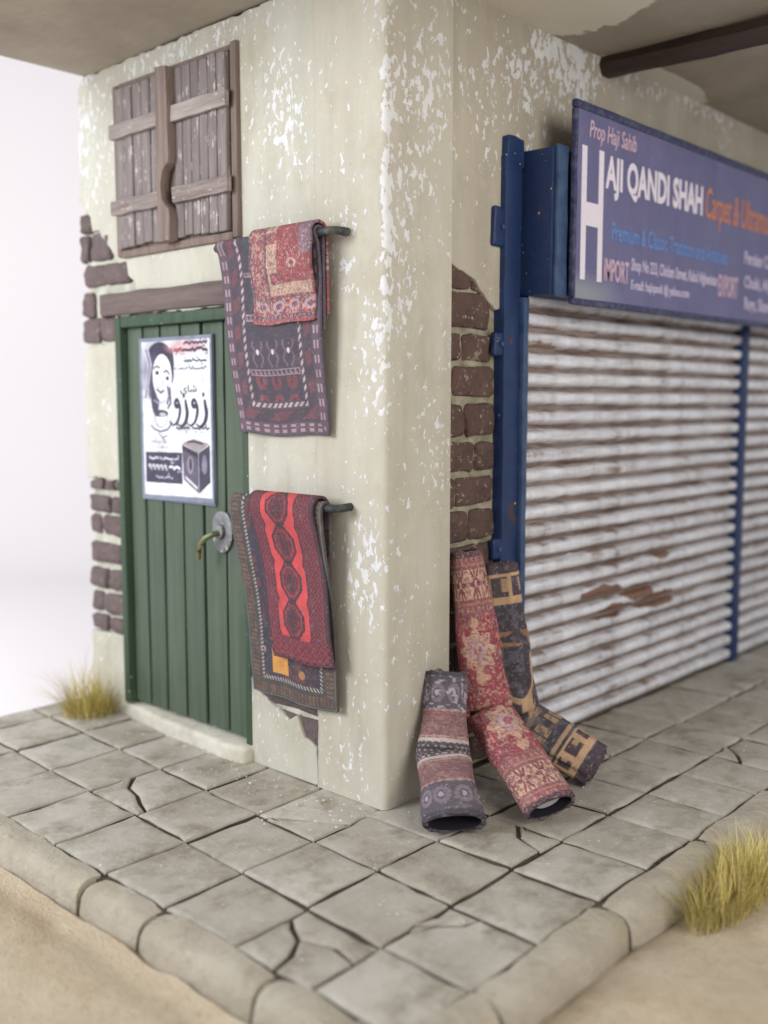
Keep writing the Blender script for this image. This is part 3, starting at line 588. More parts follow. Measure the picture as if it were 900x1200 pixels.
def grain(a, seed, k=.25):
    nv, nu = a.shape[:2]; r = np.random.default_rng(seed); a *= (1-k/2+k*r.random((nv, nu)))[..., None]; a *= (.82+.36*blotch(nv, nu, 14, seed+1))[..., None]; np.clip(a, 0, 1, a); return a
def seg_d(u, v, a, b, sx=1., sy=1.):
    ax, ay, bx, by = a[0]*sx, a[1]*sy, b[0]*sx, b[1]*sy; px, py = u*sx, v*sy; dx, dy = bx-ax, by-ay; t = np.clip(((px-ax)*dx+(py-ay)*dy)/(dx*dx+dy*dy+1e-12), 0, 1); return np.hypot(px-ax-t*dx, py-ay-t*dy)

# ---- tea poster on the door
def poster_art(nu, nv):
    u, v = grid(nu, nv); a = np.ones((nv, nu, 3))*np.array(S(220, 222, 228)); AR = .76/.56; ink_ = S(70, 72, 92); r = np.random.default_rng(3)
    line = lambda pts, w, c=ink_, k=1.: [paint(a, seg_d(u, v, p, q, 1, AR) < w, c, k) for p, q in zip(pts, pts[1:])]
    el = lambda x, y, rx, ry: ((u-x)/rx)**2+((v-y)/ry)**2
    # shaded head of a woman with dark gathered hair and a raised hand (plain sketch)
    paint(a, np.clip(1.25-el(.22, .20, .25, .20), 0, 1)*(v < .42)*(u < .5), S(120, 118, 140), .9)
    paint(a, el(.29, .11, .17, .085) < 1, S(60, 54, 76)); paint(a, el(.22, .28, .07, .2) < 1, S(74, 70, 92)); paint(a, el(.46, .17, .035, .11) < 1, S(66, 60, 80))
    paint(a, el(.325, .235, .135, .135) < 1, S(226, 226, 234)); paint(a, el(.33, .33, .09, .06) < 1, S(222, 222, 231))
    for d in (.0, .03, .06, .09): line([(.07+d, .06+d*.4), (.13+d*.7, .16), (.09+d*.5, .30), (.05+d, .36)], .012, S(196, 194, 208) if d in (.0, .06) else S(84, 80, 104), .8)
    line([(.21, .185), (.25, .17), (.29, .183)], .008); line([(.35, .21), (.39, .20), (.43, .225)], .008)
    paint(a, el(.255, .213, .028, .014) < 1, S(54, 54, 74)); paint(a, el(.40, .248, .026, .013) < 1, S(54, 54, 74)); line([(.335, .225), (.345, .275), (.325, .29)], .006, S(150, 148, 166))
    line([(.25, .315), (.30, .335), (.345, .322)], .011, S(108, 92, 112)); line([(.26, .30), (.33, .31)], .004, S(170, 160, 176)); line([(.20, .38), (.27, .40), (.36, .385)], .005, S(170, 170, 186))
    line([(.40, .30), (.42, .36), (.39, .40)], .014, S(110, 108, 128)); line([(.43, .31), (.44, .40), (.40, .43)], .012, S(84, 84, 104))
    # cup and saucer
    paint(a, el(0.30, .462, .10, .022) < 1, S(72, 70, 84)); paint(a, el(0.32, .468, .045, .011) < 1, S(190, 190, 200)); line([(0.200, .46), (0.230, .53), (0.290, .55), (0.370, .53), (0.400, .46)], .006, S(150, 150, 166))
    line([(0.150, .535), (0.200, .56), (0.290, .575), (0.390, .56), (0.450, .52)], .009, S(96, 96, 116)); line([(0.260, .585), (0.310, .61), (0.380, .60)], .007, S(110, 110, 130)); line([(0.290, .60), (0.350, .635)], .012, S(140, 140, 158))
    # red heading wash
    paint(a, np.clip(1.2-el(.66, .06, .30, .055), 0, 1), S(196, 140, 150), .7)
    def scribble(x0, x1, y, w, c, hgt=.012):
        x = x1; pts = []
        while x > x0: pts.append((x, y+r.uniform(-hgt, hgt*.4))); x -= r.uniform(.012, .026)
        for i in range(len(pts)-1):
            if r.random() > .16: line([pts[i], pts[i+1]], w, c)
            if r.random() > .72: paint(a, el(pts[i][0], y+r.choice((-1.8, 1.6))*hgt, .007, .006) < 1, c)
    scribble(.62, .94, .045, .010, S(84, 62, 80), .012); scribble(.50, .94, .085, .012, S(74, 56, 74), .014); scribble(.48, .60, .085, .010, S(178, 80, 88))
    scribble(.62, .93, .15, .008, S(70, 72, 92)); scribble(.50, .93, .195, .006, S(104, 104, 122), .009); scribble(.47, .95, .555, .008, S(70, 72, 92), .012)
    scribble(.12, .38, .645, .005, S(150, 150, 166)); scribble(.20, .38, .675, .005, S(150, 150, 166))
    # dark band with three lines, tea box
    paint(a, (u > .06) & (u < .58) & (v > .70) & (v < .895), S(66, 62, 84)); scribble(.10, .55, .745, .007, S(206, 206, 218)); scribble(.40, .56, .80, .010, S(222, 222, 230)); scribble(.20, .44, .86, .005, S(190, 190, 206))
    tx = lambda *p: np.minimum.reduce([(q[0]-p0[0])*(v-p0[1])-(q[1]-p0[1])*(u-p0[0]) for p0, q in zip(p, p[1:]+p[:1])]) > 0
    paint(a, tx((.58, .645), (.74, .615), (.95, .645), (.80, .70)), S(150, 140, 144)); paint(a, tx((.58, .65), (.80, .70), (.80, .945), (.60, .865)), S(92, 86, 104)); paint(a, tx((.805, .70), (.955, .65), (.955, .875), (.805, .945)), S(66, 62, 80))
    paint(a, tx((.58, .655), (.80, .705), (.80, .735), (.58, .68)), S(58, 52, 66)); paint(a, tx((.62, .84), (.78, .905), (.78, .925), (.62, .858)), S(206, 200, 210)); paint(a, el(.69, .775, .045, .055) < 1, S(140, 132, 150)); paint(a, el(.695, .77, .018, .04) < 1, S(60, 54, 70)); paint(a, el(.88, .77, .035, .06) < 1, S(128, 122, 142)); line([(.66, .635), (.74, .63), (.86, .645)], .008, S(60, 56, 66))
    bd = np.minimum.reduce([u/.035, (1-u)/.025, v/.022, (1-v)/.03])
    paint(a, bd < 1, S(126, 132, 150)); return grain(a, 5, .06)
nu, nv = 260, 354; u, v = grid(nu, nv)
px, pz = .022, 1.886
P = np.stack([.0185+0*u, 1.627-.56*u, pz-.765*v+.012*u*v], -1)
poster = thing(empty('tea_poster', (.03, 1.35, 1.12)), 'white tea advertising poster with a woman and black Arabic lettering on the green door', 'poster')
inv = Matrix.Translation((-.03, -1.35, -1.12))
pm = link('poster_print', grid_mesh('poster_print', P, poster_art(nu, nv)), M['printed'], poster); pm.matrix_parent_inverse = inv
bk = boxo('poster_board', (.0225, 1.064, 1.118), (.037, 1.630, 1.889), M['poster_back'], poster, .003, 1, .002, 6, 8); bk.matrix_parent_inverse = inv
def pt(body, uv, mat=M['poster_ink'], bold=0.):
    u0, u1, v0, v1 = uv; o = text(body, (-(1.627-.56*u0), -(1.627-.56*u1), pz-.765*v1, pz-.765*v0), mat, poster, face_x(.0172), bold=bold)
    if o: o.matrix_parent_inverse = inv
pt('\uFEF1\uFE8E\uFEB7', (.58, .80, .285, .355), bold=.005)
pt('\u0669\u0669\u0669\u0669\u0669', (.10, .37, .775, .812), M['poster_white_ink'], bold=.02)
# the large hand-lettered word, as swelling pen strokes: zay waw zay waw from right to left
def pen(strokes):
    bm = bmesh.new()
    for pts, w in strokes:
        n = 26; q = []
        for i in range(n+1):
            t = i/n*(len(pts)-1); k = min(int(t), len(pts)-2); f_ = t-k; g_ = lambda j: Vector(pts[max(0, min(len(pts)-1, j))])
            p0, p1, p2, p3 = g_(k-1), g_(k), g_(k+1), g_(k+2); q.append(.5*((2*p1)+(p2-p0)*f_+(2*p0-5*p1+4*p2-p3)*f_*f_+(3*p1-p0-3*p2+p3)*f_**3))
        L, Rr = [], []
        for i, p in enumerate(q):
            d = q[min(i+1, n)]-q[max(i-1, 0)]; d = Vector((d.x*.56, d.y*.765)).normalized(); ww = w*(.35+.85*math.sin(math.pi*min(1, .12+i/n*.95))); nn = Vector((-d.y/.56, d.x/.765))*ww
            for arr, pp in ((L, p+nn), (Rr, p-nn)): arr.append(bm.verts.new((.0165-.0004*i/n, 1.627-.56*pp.x, pz-.765*pp.y)))
        for i in range(n): bm.faces.new((L[i], L[i+1], Rr[i+1], Rr[i]))
    return bm
def dot(x, y): return ([(x-.013, y), (x+.013, y)], .009)
wv_ = lambda x: ([(x+.030, .398), (x-.002, .375), (x-.028, .395), (x-.008, .418), (x+.028, .408), (x+.038, .445), (x+.005, .505), (x-.06, .53), (x-.115, .505)], .0085)
zy_ = lambda x: ([(x, .375), (x+.012, .42), (x+.022, .46), (x-.005, .51), (x-.06, .535), (x-.115, .52)], .0092)
o = from_bm('lettering', pen([zy_(.90), dot(.885, .345), wv_(.765), zy_(.645), dot(.625, .352), wv_(.53)]), M['poster_ink'], poster, smooth=False); o.matrix_parent_inverse = inv

# ------------------------------------------------------------------ carpets
BK = S(36, 32, 38)
def carpet_dark(u, v):       # purple-grey with pale pink guard bands, u across, v down the front
    a = np.ones(u.shape+(3,))*np.array(S(78, 70, 84)); L = S(176, 150, 160); RD = S(122, 66, 74); h = .80/.60
    m = np.minimum(u, 1-u); vb = 1-v
    e = np.minimum(m, vb*h)
    paint(a, (e > .02) & (e < .085), S(92, 72, 84)); blk = (np.sin(np.where(vb*h < m, u, v*h)*64) > -.1); paint(a, (e > .025) & (e < .08) & blk, L, .8); paint(a, (e > .045) & (e < .06) & blk, S(80, 58, 70))
    paint(a, (e > .095) & (e < .19), S(66, 58, 70)); paint(a, (e > .11) & (e < .175) & (np.abs(np.sin(v*h*16+u*9)) > .72), RD, .7)
    dg_ = np.sin((v*h+u)*110) > -.2; paint(a, (e > .20) & (e < .238), S(70, 56, 66)); paint(a, (e > .204) & (e < .234) & dg_, S(196, 176, 184), .9)
    f = e > .245; paint(a, f, S(60, 58, 70)); x3 = ((u-.26)/.48*3) % 1-.5
    def strip(v0, v1): 
        q = f & (v > v0) & (v < v1); paint(a, q, L, .75); paint(a, q & (v > v0+.008) & (v < v1-.008), S(64, 52, 64)); paint(a, q & (v > v0+.008) & (v < v1-.008) & (np.abs(((u*22) % 1)-.5)*.05 < (v-v0)*.9) & (((u*22) % 1 > .3)), L, .5)
    for v0, v1, c in ((.40, .635, S(128, 100, 122)), (.685, .845, S(138, 62, 70))):
        vm = (v-(v0+v1)/2)/(v1-v0)*2
        if v0 < .5: paint(a, f & (v > v0+.1) & (v < v1) & (np.abs(np.abs(x3)-.12-.2*np.abs(np.cos(vm*5))) < .06), c, .7); paint(a, f & (np.hypot(x3*.16, (v-.555)) < .014), S(220, 205, 215))
        else: paint(a, f & (v > v0) & (v < v1) & (np.abs(x3) < .12+.22*np.abs(np.sin(vm*2.2))) & (np.abs(vm) > .18), c, .65); paint(a, f & (v > v0) & (v < v1) & (np.abs(x3) < .08) & (np.abs(vm) > .5), S(60, 50, 60))
    strip(.645, .682); strip(.36, .395); paint(a, f & (v > .855) & (v < .90), S(112, 62, 66), .8); paint(a, f & (v < .3) & (np.abs(u-.5) < .2), S(60, 70, 78)); strip(.14, .165)
    return grain(a, 11)
def carpet_rose(u, v):
    a = np.ones(u.shape+(3,))*np.array(S(150, 78, 78)); C = S(206, 174, 148); D = S(116, 74, 82); B = S(112, 104, 122)
    n = blotch(*u.shape, 26, 4); n2 = blotch(*u.shape, 44, 9)
    paint(a, u < .30, S(142, 74, 80)); paint(a, (u < .30) & (n2 > .62), C, .6); paint(a, (u < .04) | ((u > .26) & (u < .30)), S(104, 66, 82))
    paint(a, v > .68, D); paint(a, (v > .70) & (v < .90) & (n > .55), S(176, 84, 78)); paint(a, (v > .70) & (v < .90) & (n2 > .66), C, .7)
    for k in range(4): paint(a, np.hypot((u-.14-.27*k)*.34, (v-.79)*.5) < .035, S(190, 160, 168), .8); paint(a, np.hypot((u-.14-.27*k)*.34, (v-.79)*.5) < .018, S(120, 70, 92))
    br = (u > .30) & (v < .66); st1 = .40+.14*np.floor((v)*6)/6
    paint(a, br & (u < .46) & (v > .06), C, .9); paint(a, br & (v > .52+.10*(u < .6)*0) & (v < .66) & (u < .98), C, .9)
    paint(a, br & (u > .46+.22*np.clip((v-.2)*1.6, 0, 1)) & (v < .30+.22*(1-u)+.12), S(156, 66, 64)); paint(a, (np.abs(u-.40) < .06) & (np.abs(v-.46) < .07), S(116, 66, 84)); paint(a, (np.abs(u-.40) < .03) & (np.abs(v-.46) < .035), S(190, 84, 78))
    paint(a, (np.hypot((u-.70)*.34, (v-.30)*.5) < .028), S(206, 170, 160), .9); paint(a, (np.hypot((u-.70)*.34, (v-.30)*.5) < .013), S(126, 40, 46)); paint(a, (n2 > .68) & br, S(120, 80, 92), .5)
    paint(a, (u > .82) & (v < .22-.2*(1-u)), B, .8); paint(a, (v > .905) & (v < .935), S(78, 62, 76)); paint(a, (v > .905) & (v < .935) & (np.sin(u*90) > 0), S(150, 110, 120)); paint(a, v > .945, S(156, 76, 78)); f3 = blotch(*u.shape, 70, 77); f4 = blotch(*u.shape, 62, 78); paint(a, f3 > .74, S(196, 160, 150), .7); paint(a, f4 > .74, S(96, 58, 74), .6); paint(a, f4 < .2, S(134, 112, 128), .5); return grain(a, 21)
def carpet_red(u, v):
    a = np.ones(u.shape+(3,))*np.array(S(72, 30, 44)); RD = S(176, 44, 54); h = .65/.40; BR = S(206, 62, 64)
    l1 = np.abs((((u+v*h)*9) % 1)-.5); l2 = np.abs((((u-v*h)*9) % 1)-.5); paint(a, (l1 < .10) | (l2 < .10), S(138, 38, 52), .9); paint(a, (np.hypot(l1-.5, l2-.5) < .18), S(156, 44, 56), .8)
    x = np.abs(u-.46); vb = ((v+.13)/.245); k = np.abs(vb % 1-.5)*.245*h; ok = v < .84
    colm = (x < .275-.03*np.clip((k-.13)/.06, 0, 1)) & ok; paint(a, colm, S(64, 26, 40)); paint(a, (x < .255-.03*np.clip((k-.13)/.06, 0, 1)) & ok, BR)
    oc = np.maximum(np.maximum(x/.168, k/.185), (x/.168+k/.185)/1.34); paint(a, (oc < 1.08) & ok, S(44, 22, 36)); paint(a, (oc < .97) & ok, S(92, 30, 44)); n = blotch(*u.shape, 60, 31); n3 = blotch(*u.shape, 44, 35)
    inn = (oc < .93) & ok; paint(a, inn & (n > .55), S(130, 36, 48), .8); paint(a, inn & (n3 < .36), S(48, 24, 38), .8); paint(a, (oc < .42) & ok, S(56, 22, 36), .7); paint(a, (np.abs(oc-.80) < .035) & ok, S(178, 52, 58), .8); paint(a, (np.abs(oc-.58) < .03) & ok, S(50, 22, 36), .7)
    m = np.minimum(np.minimum(u, 1-u), (1-v)*h); paint(a, m < .05, S(62, 28, 42)); paint(a, (m > .05) & (m < .065), S(130, 42, 54), .7); paint(a, (v > .86) & (np.sin(u*60)*np.sin(v*130) > .25), S(150, 44, 56), .7); return grain(a, 31)
def carpet_gold(u, v):
    a = np.ones(u.shape+(3,))*np.array(S(54, 44, 56)); G = S(214, 150, 58); h = .84/.50; m = np.minimum(np.minimum(u, 1-u), (1-v)*h)
    n = blotch(*u.shape, 24, 41); paint(a, n > .58, S(108, 50, 48), .8); paint(a, n < .34, S(36, 40, 58)); paint(a, (u > .22) & (u < .42), S(44, 46, 66))
    paint(a, (u > .29) & (u < .45) & (v > .31) & (v < .47), G); paint(a, (u > .28-.0*v) & (u < .46+.12*(v-.76)) & (v > .725) & (v < .875), G)
    paint(a, np.hypot((u-.64)*.5, (v-.845)*.84) < .018, S(170, 120, 70)); paint(a, np.hypot((u-.17)*.5, (v-.76)*.84) < .016, S(180, 160, 150)); paint(a, np.hypot((u-.17)*.5, (v-.76)*.84) < .008, S(60, 40, 44))
    paint(a, m < .135, S(66, 60, 56)); t = np.where((1-v)*h < np.minimum(u, 1-u), u, v*h); paint(a, (m > .03) & (m < .105) & (np.abs((t*26 % 1)-.5) < .25), S(122, 92, 60)); paint(a, (m > .045) & (m < .09) & (np.abs((t*26 % 1)-.5) < .10), S(78, 56, 46)); paint(a, (m < .12) & (n > .6), S(60, 50, 50), .5)
    paint(a, (m > .128) & (m < .142), S(52, 62, 58)); paint(a, (m > .145) & (m < .18), S(48, 40, 48)); paint(a, (m > .148) & (m < .177) & (np.sin(t*190+m*120) > .1), S(176, 168, 160)); paint(a, (m > .005) & (m < .02), S(88, 96, 92)); return grain(a, 41)
def hang(name, label, art, zbar, front, back, y0, y1, xb, rad, xf, thick, nu, nv, flare=(0, 0), sag=0., mat='rug', wob=.006, seed=0., ends=None):
    """a carpet folded over the rail: back flap, over the bar, front fall; art is drawn on the front and runs on over the back"""
    path = [(xb+rad+.004, zbar-back), (xb+rad, zbar-.03)]+[(xb+rad*math.cos(t), zbar+rad*math.sin(t)) for t in np.linspace(.15, math.pi-.15, 12)]
    for t in np.linspace(.04, 1, 40): path.append((xb-rad+(xf-(xb-rad))*(t**.75)+.010*math.sin(t*7+seed), zbar-front*t))
    p = np.array(path); d = np.r_[0, np.cumsum(np.hypot(*np.diff(p, axis=0).T))]; q = np.linspace(0, d[-1], nv); X = np.interp(q, d, p[:, 0]); Z = np.interp(q, d, p[:, 1]); sf = (q-(d[-1]-front))/front
    u, _ = grid(nu, nv); vf = np.repeat(sf[:, None], nu, 1); t = np.clip(vf, 0, 1)
    yl = y0+flare[0]*t; yr = y1+flare[1]*t; Y = yl+(yr-yl)*u
    bend = wob*np.sin(u*7+t*3+seed)*t+wob*.6*np.sin(u*15+seed*2)*t
    Xg = X[:, None]+bend; Zg = Z[:, None]-sag*u*np.clip(vf*1.0, 0, 1)-.008*np.sin(u*math.pi)*t+.004*np.sin(u*9+seed)*t
    va = np.clip(np.abs(vf), 0, 1)
    me = grid_mesh(name, np.stack([Xg, Y, Zg], -1), art(u, va)); o = link(name, me, M[mat]); md = o.modifiers.new('thickness', 'SOLIDIFY'); md.thickness = thick; md.offset = 0
    o.location = (xb, (y0+y1)/2, zbar); me.transform(Matrix.Translation((-xb, -(y0+y1)/2, -zbar)))
    return thing(o, label, 'carpet', 'carpets hung over the wall rails')
hang('hanging_carpet', 'long purple-grey carpet with pale pink borders hanging from the upper rail', carpet_dark, 2.226, .765, .36, .858, .262, -.088, .024, -.028, .012, 150, 330, (-.035, .01), 0., seed=1.)
hang('hanging_carpet', 'small faded rose red carpet draped on top of the purple-grey one', carpet_rose, 2.226, .325, .30, .618, .262, -.088, .044, -.092, .012, 130, 240, (.018, .025), -.006, seed=2.6, wob=.004)
hang('hanging_carpet', 'dark carpet with golden blocks and brown border hanging from the lower rail', carpet_gold, 1.178, .82, .18, .792, .232, -.088, .024, -.030, .012, 140, 330, (-.05, -.01), .0, seed=4.)
hang('hanging_carpet', 'bright red carpet with dark octagons draped over the gold and dark one', carpet_red, 1.178, .632, .34, .645, .262, -.088, .044, -.070, .012, 150, 330, (-.085, -.055), .0, seed=5., wob=.004)

# ------------------------------------------------------------------ carpet rolls leaning at the corner
def roll_grey(u, v):
    a = np.ones(u.shape+(3,))*np.array(S(74, 68, 78)); L = S(182, 168, 160); RD = S(124, 78, 76); n = blotch(*u.shape, 34, 51); n2 = blotch(*u.shape, 60, 52)
    for v0, v1 in ((.235, .40), (.60, .76)):
        q = (v > v0) & (v < v1); paint(a, q, RD); paint(a, q & (np.sin(v*330) > .35), S(96, 64, 68), .8); paint(a, q & (n2 > .62), S(150, 116, 108), .5)
        for e in (v0, v1): paint(a, (np.abs(v-e) < .008+.005*np.sin(u*120)), S(168, 128, 116), .85)
    q = (v > .41) & (v < .59); paint(a, q, L); paint(a, (v > .43) & (v < .57), S(62, 54, 64)); cx = np.abs(((u*24+np.floor(v*38)*.5) % 1)-.5); paint(a, (v > .42) & (v < .58) & (cx < .2) & ((v*38) % 1 < .45), L, .75)
    for v0 in (.13, .86):
        for k in range(9): 
            du = np.abs(((u-.03-k*.111+.5) % 1)-.5); dd = np.hypot(du*.6, (v-v0)*.5); paint(a, (dd < .03) & (dd > .016), S(126, 110, 122), .8); paint(a, dd < .009, S(176, 160, 170), .9)
    paint(a, (v < .24) & (n > .66), S(170, 168, 180), .8); paint(a, (v < .03) | (v > .965), S(48, 46, 54)); return grain(a, 53, .35)
def roll_red(u, v):
    a = np.ones(u.shape+(3,))*np.array(S(150, 38, 52)); C = S(206, 168, 138); n = blotch(*u.shape, 30, 61); n2 = blotch(*u.shape, 54, 62); paint(a, n > .6, S(128, 34, 50), .7)
    for v0, v1 in ((.0, .23), (.80, 1.)):
        q = (v >= v0) & (v <= v1); paint(a, q, S(140, 76, 76)); vm = (v-v0)/(v1-v0); c = q & (vm > .28) & (vm < .72); paint(a, c, C, .9); k = ((u*8) % 1)-.5; dd = np.hypot(k*.075*1.0, (vm-.5)*.1); st_ = dd < .021*(1+.45*np.cos(8*np.arctan2(k*.075, (vm-.5)*.1)))
        paint(a, c & st_, S(120, 44, 58)); paint(a, c & (dd < .006), C); paint(a, c & (np.abs(np.abs(k)-.5) < .12) & (n2 > .4), S(140, 90, 96), .8); paint(a, q & ((np.abs(vm-.2) < .02) | (np.abs(vm-.8) < .02)), S(176, 128, 112), .7); paint(a, q & (np.sin(u*150) > .4) & ((np.abs(vm-.12) < .04) | (np.abs(vm-.88) < .04)), S(190, 140, 120), .6)
    for vc, uc, s_ in ((.345, .25, 1.), (.345, .75, 1.), (.67, .30, 1.1), (.67, .80, 1.1), (.52, .1, .45), (.50, .42, .45), (.46, .62, .4), (.56, .92, .45), (.585, .36, .5)):
        du = np.abs(((u-uc+.5) % 1)-.5)*.55; dv = (v-vc)*.95; th = np.arctan2(dv, du); dd = np.hypot(du, dv)/s_; w = .062*(1+.20*np.cos(8*th)); paint(a, dd < w, C, .85); paint(a, (dd < w*.78) & (n2 > .45), S(168, 116, 116), .8); paint(a, dd < .030, S(176, 150, 150)); paint(a, dd < .015, S(156, 70, 76))
        if s_ > .9: paint(a, (np.hypot(du, np.abs(dv)-.092*s_) < .018*s_), C, .8)
    paint(a, (v > .24) & (v < .79) & (n2 > .70), S(196, 152, 126), .7); paint(a, (v < .022) | (v > .985), S(60, 40, 50)); f3 = blotch(*u.shape, 64, 79); f4 = blotch(*u.shape, 80, 80); paint(a, f3 > .72, S(150, 104, 104), .6); paint(a, f4 > .74, S(108, 34, 48), .6); paint(a, (f3 < .24) & (f4 < .5), S(204, 172, 150), .5); return grain(a, 63, .3)
def roll_night(u, v):
    a = np.ones(u.shape+(3,))*np.array(S(40, 38, 48)); T = S(194, 158, 116); n = blotch(*u.shape, 9, 71); n2 = blotch(*u.shape, 40, 72); paint(a, n2 > .64, S(86, 84, 96), .8); paint(a, n2 < .2, S(30, 26, 34))
    for v0, v1 in ((.035, .16), (.86, .955)): paint(a, (v > v0) & (v < v1), T); paint(a, (v > v0+.012) & (v < v1-.03) & (np.sin(u*44) > -.55), S(52, 34, 46)); paint(a, (v > v0+.02) & (v < v1-.05) & (np.abs(np.sin(u*22)) > .9), T, .8)
    paint(a, (np.abs(v-.30) < .03) & (n > .45), S(150, 104, 60)); bnd = np.abs(v-.50-.10*np.sin(u*12.6+.5)); paint(a, bnd < .055, T); paint(a, (bnd < .03) & (np.sin(u*40) > .2), S(38, 32, 42)); paint(a, (np.abs(v-.66) < .05) & (n > .5), T, .8); paint(a, (np.abs(v-.76) < .03) & (np.sin(u*60) > .3), T, .7); paint(a, np.abs(v-.84) < .008, T, .8)
    paint(a, (v > .62) & (v < .80) & (n2 > .55), S(82, 74, 66), .7); paint(a, (v < .03) | (v > .96), S(50, 34, 44)); return grain(a, 73, .35)
def roll(name, label, pts, wid, thk, art, nu, nv, right=Vector((.68, -.73, 0)), inner=S(30, 28, 34), core=None, power=2., lips=0, spin=0., crease=.024, mat='rug_worn'):
    """a bent carpet roll: pts give its axis (with one fold), wid/thk the half widths along it"""
    P = [Vector(p) for p in pts]; ln = [0]
    for a_, b_ in zip(P, P[1:]): ln.append(ln[-1]+(b_-a_).length)
    ts = np.linspace(0, ln[-1], nv); rows, rin = [], []
    def at(s_):
        s_ = min(max(s_, 0), ln[-1]-1e-6); k = max(i for i in range(len(ln)-1) if ln[i] <= s_); return P[k].lerp(P[k+1], (s_-ln[k])/(ln[k+1]-ln[k]))
    sm = lambda s_: sum((at(s_+d*.006)*w for d, w in ((-1, .25), (0, .5), (1, .25))), Vector())
    kink = ln[len(ln)//2]
    ang = np.linspace(0, 2*math.pi, nu, endpoint=False)
    for s_ in ts:
        t = (sm(s_+.012)-sm(s_-.012)).normalized(); a_ = (right-t*right.dot(t)).normalized(); b_ = a_.cross(t).normalized(); c = sm(s_) if .03 < s_ < ln[-1]-.03 else at(s_)
        f = s_/ln[-1]; w = np.interp(f, np.linspace(0, 1, len(wid)), wid); h_ = np.interp(f, np.linspace(0, 1, len(thk)), thk); cr = 1-.48*math.exp(-((s_-kink)/crease)**2)
        ca, sa = np.cos(ang), np.sin(ang); ex = 2/power; x = np.sign(ca)*np.abs(ca)**ex*w*(1+.03*math.sin(s_*23)); y = np.sign(sa)*np.abs(sa)**ex*h_*cr
        wob = 1+.035*np.sin(ang*3+s_*9+lips)+.02*np.sin(ang*5-s_*14)+(.05*np.sin(ang*9+s_*4) if lips else 0)
        rag = (t*(.010*math.sin(3.1)))*0
        q = np.array([c])+np.outer(x*wob, a_)+np.outer(y*wob, b_); e_ = min(f, 1-f)
        if e_ < 1e-6: q = q+np.outer(.006*np.sin(ang*4+lips)+.004*np.sin(ang*11), t)
        rows.append(q); rin.append(np.array([c])+np.outer(x*.83, a_)+np.outer(y*.74, b_))
    rows, rin = np.array(rows), np.array(rin); base = Vector(P[-1]); base.z = 0
    u, v = np.meshgrid((np.arange(nu)/nu+spin) % 1, ts/ln[-1]); rgb = art(u, v)
    root = empty(name, base); thing(root, label, 'carpet roll', 'carpet rolls leaning at the shop corner'); inv = Matrix.Translation(-base)
    full = np.concatenate([rin[3:4], rin[0:1], rows, rin[-1:], rin[-4:-3]]); dk = np.ones((2, nu, 3))*np.array(S(46, 42, 50)); fr = np.concatenate([dk, rgb, dk])
    o = link('roll_outside', grid_mesh('roll_outside', full, fr, True), M[mat], root); o.matrix_parent_inverse = inv
    bm = bmesh.new(); rr = [[bm.verts.new(p*1.0) for p in rin[k][::3]] for k in list(range(0, nv, max(1, nv//24)))+[nv-1]]
    for A, B in zip(rr, rr[1:]):
        for k in range(len(A)): bm.faces.new((A[k], B[k], B[(k+1) % len(A)], A[(k+1) % len(A)]))
    me_m = N('roll_inside').done(inner, .95); o = from_bm('roll_inside', bm, me_m, root); o.matrix_parent_inverse = inv
    if core:
        ax = (P[-1]-P[-2]).normalized(); a_ = (right-ax*right.dot(ax)).normalized(); b_ = a_.cross(ax); bm = bmesh.new(); L0 = []
        for dep, sc_ in ((-.25, .55), (-.03, .55), (-.024, .46)): L0.append([bm.verts.new(P[-1]+ax*dep+a_*math.cos(t)*wid[-1]*sc_+b_*math.sin(t)*thk[-1]*sc_) for t in np.linspace(0, 2*math.pi, 18, endpoint=False)])
        for A, B in zip(L0, L0[1:]):
            for k in range(18): bm.faces.new((A[k], A[(k+1) % 18], B[(k+1) % 18], B[k]))
        bm.faces.new(L0[-1]); o = from_bm('roll_core', bm, N('core_card').done(core, .9), root); o.matrix_parent_inverse = inv
    if lips:                        # loose inner turns of a flattened roll
        for sc_ in (.62, .36):
            sel = list(range(0, nv, 6))+[nv-1]; c = rows.mean(1, keepdims=True); q = (c+(rows-c)*np.array([sc_]))[sel][:, ::2]
            d0 = (P[0]-P[1]).normalized(); d1 = (P[-1]-P[-2]).normalized(); q[0] += np.array(d0)*.014*(1-sc_); q[-1] += np.array(d1)*.018*(1-sc_)
            me = grid_mesh('inner_turn', q, np.ones(q.shape)*np.array(S(62, 44, 54)), True); o = link('inner_turn', me, M['rug_worn'], root); o.matrix_parent_inverse = inv
            md = o.modifiers.new('thickness', 'SOLIDIFY'); md.thickness = .008
    return root
roll('carpet_roll', 'short grey striped carpet roll with open ends leaning on the cream pillar', [(.296, -.056, .508), (.248, -.088, .36), (.186, -.130, .215), (.092, -.245, .132), (-.008, -.352, .058)], [.083, .088, .104, .108, .116], [.050, .055, .060, .060, .052], roll_grey, 120, 200, power=2.3)
roll('carpet_roll', 'tall red floral carpet roll leaning between pillar and dark roll', [(.482, .000, .975), (.488, -.062, .64), (.486, -.130, .318), (.400, -.340, .198), (.318, -.552, .075)], [.068, .085, .102, .106, .104], [.058, .062, .068, .066, .058], roll_red, 150, 340, core=S(176, 176, 186), power=2.2, spin=.02)
roll('carpet_roll', 'black and tan folded carpet roll leaning beside the blue shutter post', [(.694, -.012, .895), (.706, -.058, .57), (.716, -.104, .235), (.764, -.27, .155), (.812, -.445, .075)], [.080, .088, .098, .100, .098], [.052, .058, .066, .066, .062], roll_night, 130, 300, power=2.6, lips=1, spin=.3)

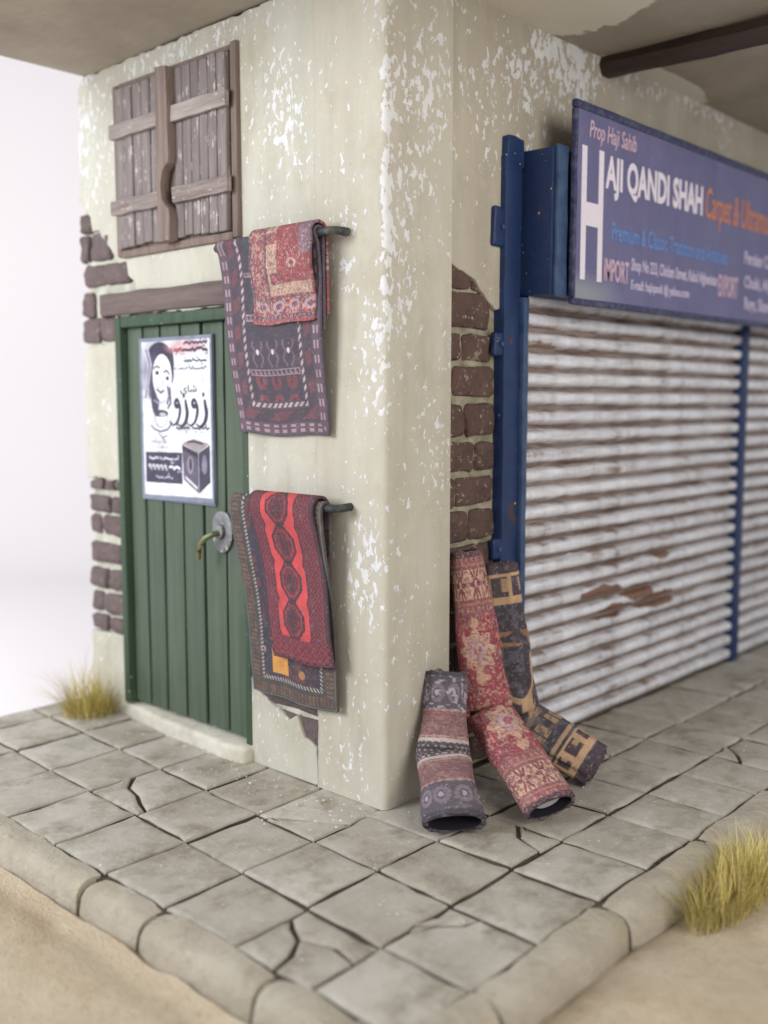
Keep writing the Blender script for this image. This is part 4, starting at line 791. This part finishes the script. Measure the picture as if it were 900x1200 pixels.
# ------------------------------------------------------------------ grass tufts
def tuft(label, cx, cy, z, rx, ry, n, hgt, seed, lean=(0, 0), hue=0.):
    r = np.random.default_rng(seed); V, F, Cc = [], [], []
    for _ in range(n):
        a = r.uniform(0, 6.283); q = math.sqrt(r.random()); x, y = rx*q*math.cos(a), ry*q*math.sin(a); h_ = hgt*r.uniform(.25, 1.)**.9*(1.25 if r.random() < .08 else 1)*(1.1-.45*q); w = r.uniform(.0011, .0024)
        d = Vector((math.cos(a)*q*.7+r.normal(0, .5)+lean[0], math.sin(a)*q*.9+r.normal(0, .5)+lean[1], 0)); t = r.random()
        col = np.array(S(228, 208, 132))*(1-t)+np.array(S(168, 164, 88))*t
        if r.random() < .14: col = np.array(S(150, 104, 66))
        if r.random() < .12: col = np.array(S(214, 200, 140))
        col = col*r.uniform(.75, 1.1); sd__ = Vector((-d.y, d.x, 0)).normalized()*w; b = len(V)
        for k in range(5):
            f = k/4; p = Vector((x, y, 0))+d*h_*.75*f**1.7+Vector((0, 0, h_*(f-.22*f*f*d.length))); ww = sd__*(1-f*.9); V += [p-ww, p+ww]; Cc += [col*(.95+.15*f)]*2
        for k in range(4): F.append((b+2*k, b+2*k+1, b+2*k+3, b+2*k+2))
    me = bpy.data.meshes.new('grass_tuft'); me.from_pydata(V, [], F); color_attr(me, np.array(Cc)); o = link('grass_tuft', me, M['grass'], smooth=False); o.location = (cx, cy, z)
    return thing(o, label, 'grass tuft', 'grass tufts growing at the pavement')
tuft('yellow grass tuft at the foot of the wall beside the green door', -.10, 1.97, -.01, .13, .13, 800, .36, 1)
tuft('wide olive grass tuft growing from the sand against the front kerb', .43, -1.235, -.088, .33, .09, 1300, .25, 2, (0, .03))

# ------------------------------------------------------------------ flakes of paint and grit fallen on the pavement
r = np.random.default_rng(12); bm = bmesh.new()
for _ in range(300):
    k = r.random()
    if k < .45: x, y = -.05-abs(r.normal(0, .13)), r.uniform(.0, 2.0)
    elif k < .75: x, y = r.uniform(.0, 2.5), -.03-abs(r.normal(0, .16))
    else: x, y = r.uniform(-1., 1.8), r.uniform(-.95, .9)
    if (x > -.02 and y > -.02) or y > 2: continue
    q = r.uniform(.002, .0065)*(1 if r.random() < .9 else 1.7); n = int(r.integers(4, 6)); vs_ = []
    for j in range(n): a_ = 6.283*j/n+r.uniform(-.4, .4); vs_.append(bm.verts.new((x+q*math.cos(a_), y+q*.8*math.sin(a_), .0085+r.uniform(0, .0025))))
    top_ = bm.verts.new((x, y, .011+q*.25))
    for j in range(n): bm.faces.new((vs_[j], vs_[(j+1) % n], top_))
s = N('flake_paint').shift(); c = s.mix(s.rmp(s.noise(4), .45, .55), S(222, 222, 216), S(176, 170, 150)); m_ = s.done(c, .9)
o = from_bm('paint_flakes', bm, m_, smooth=False); o['kind'] = 'stuff'
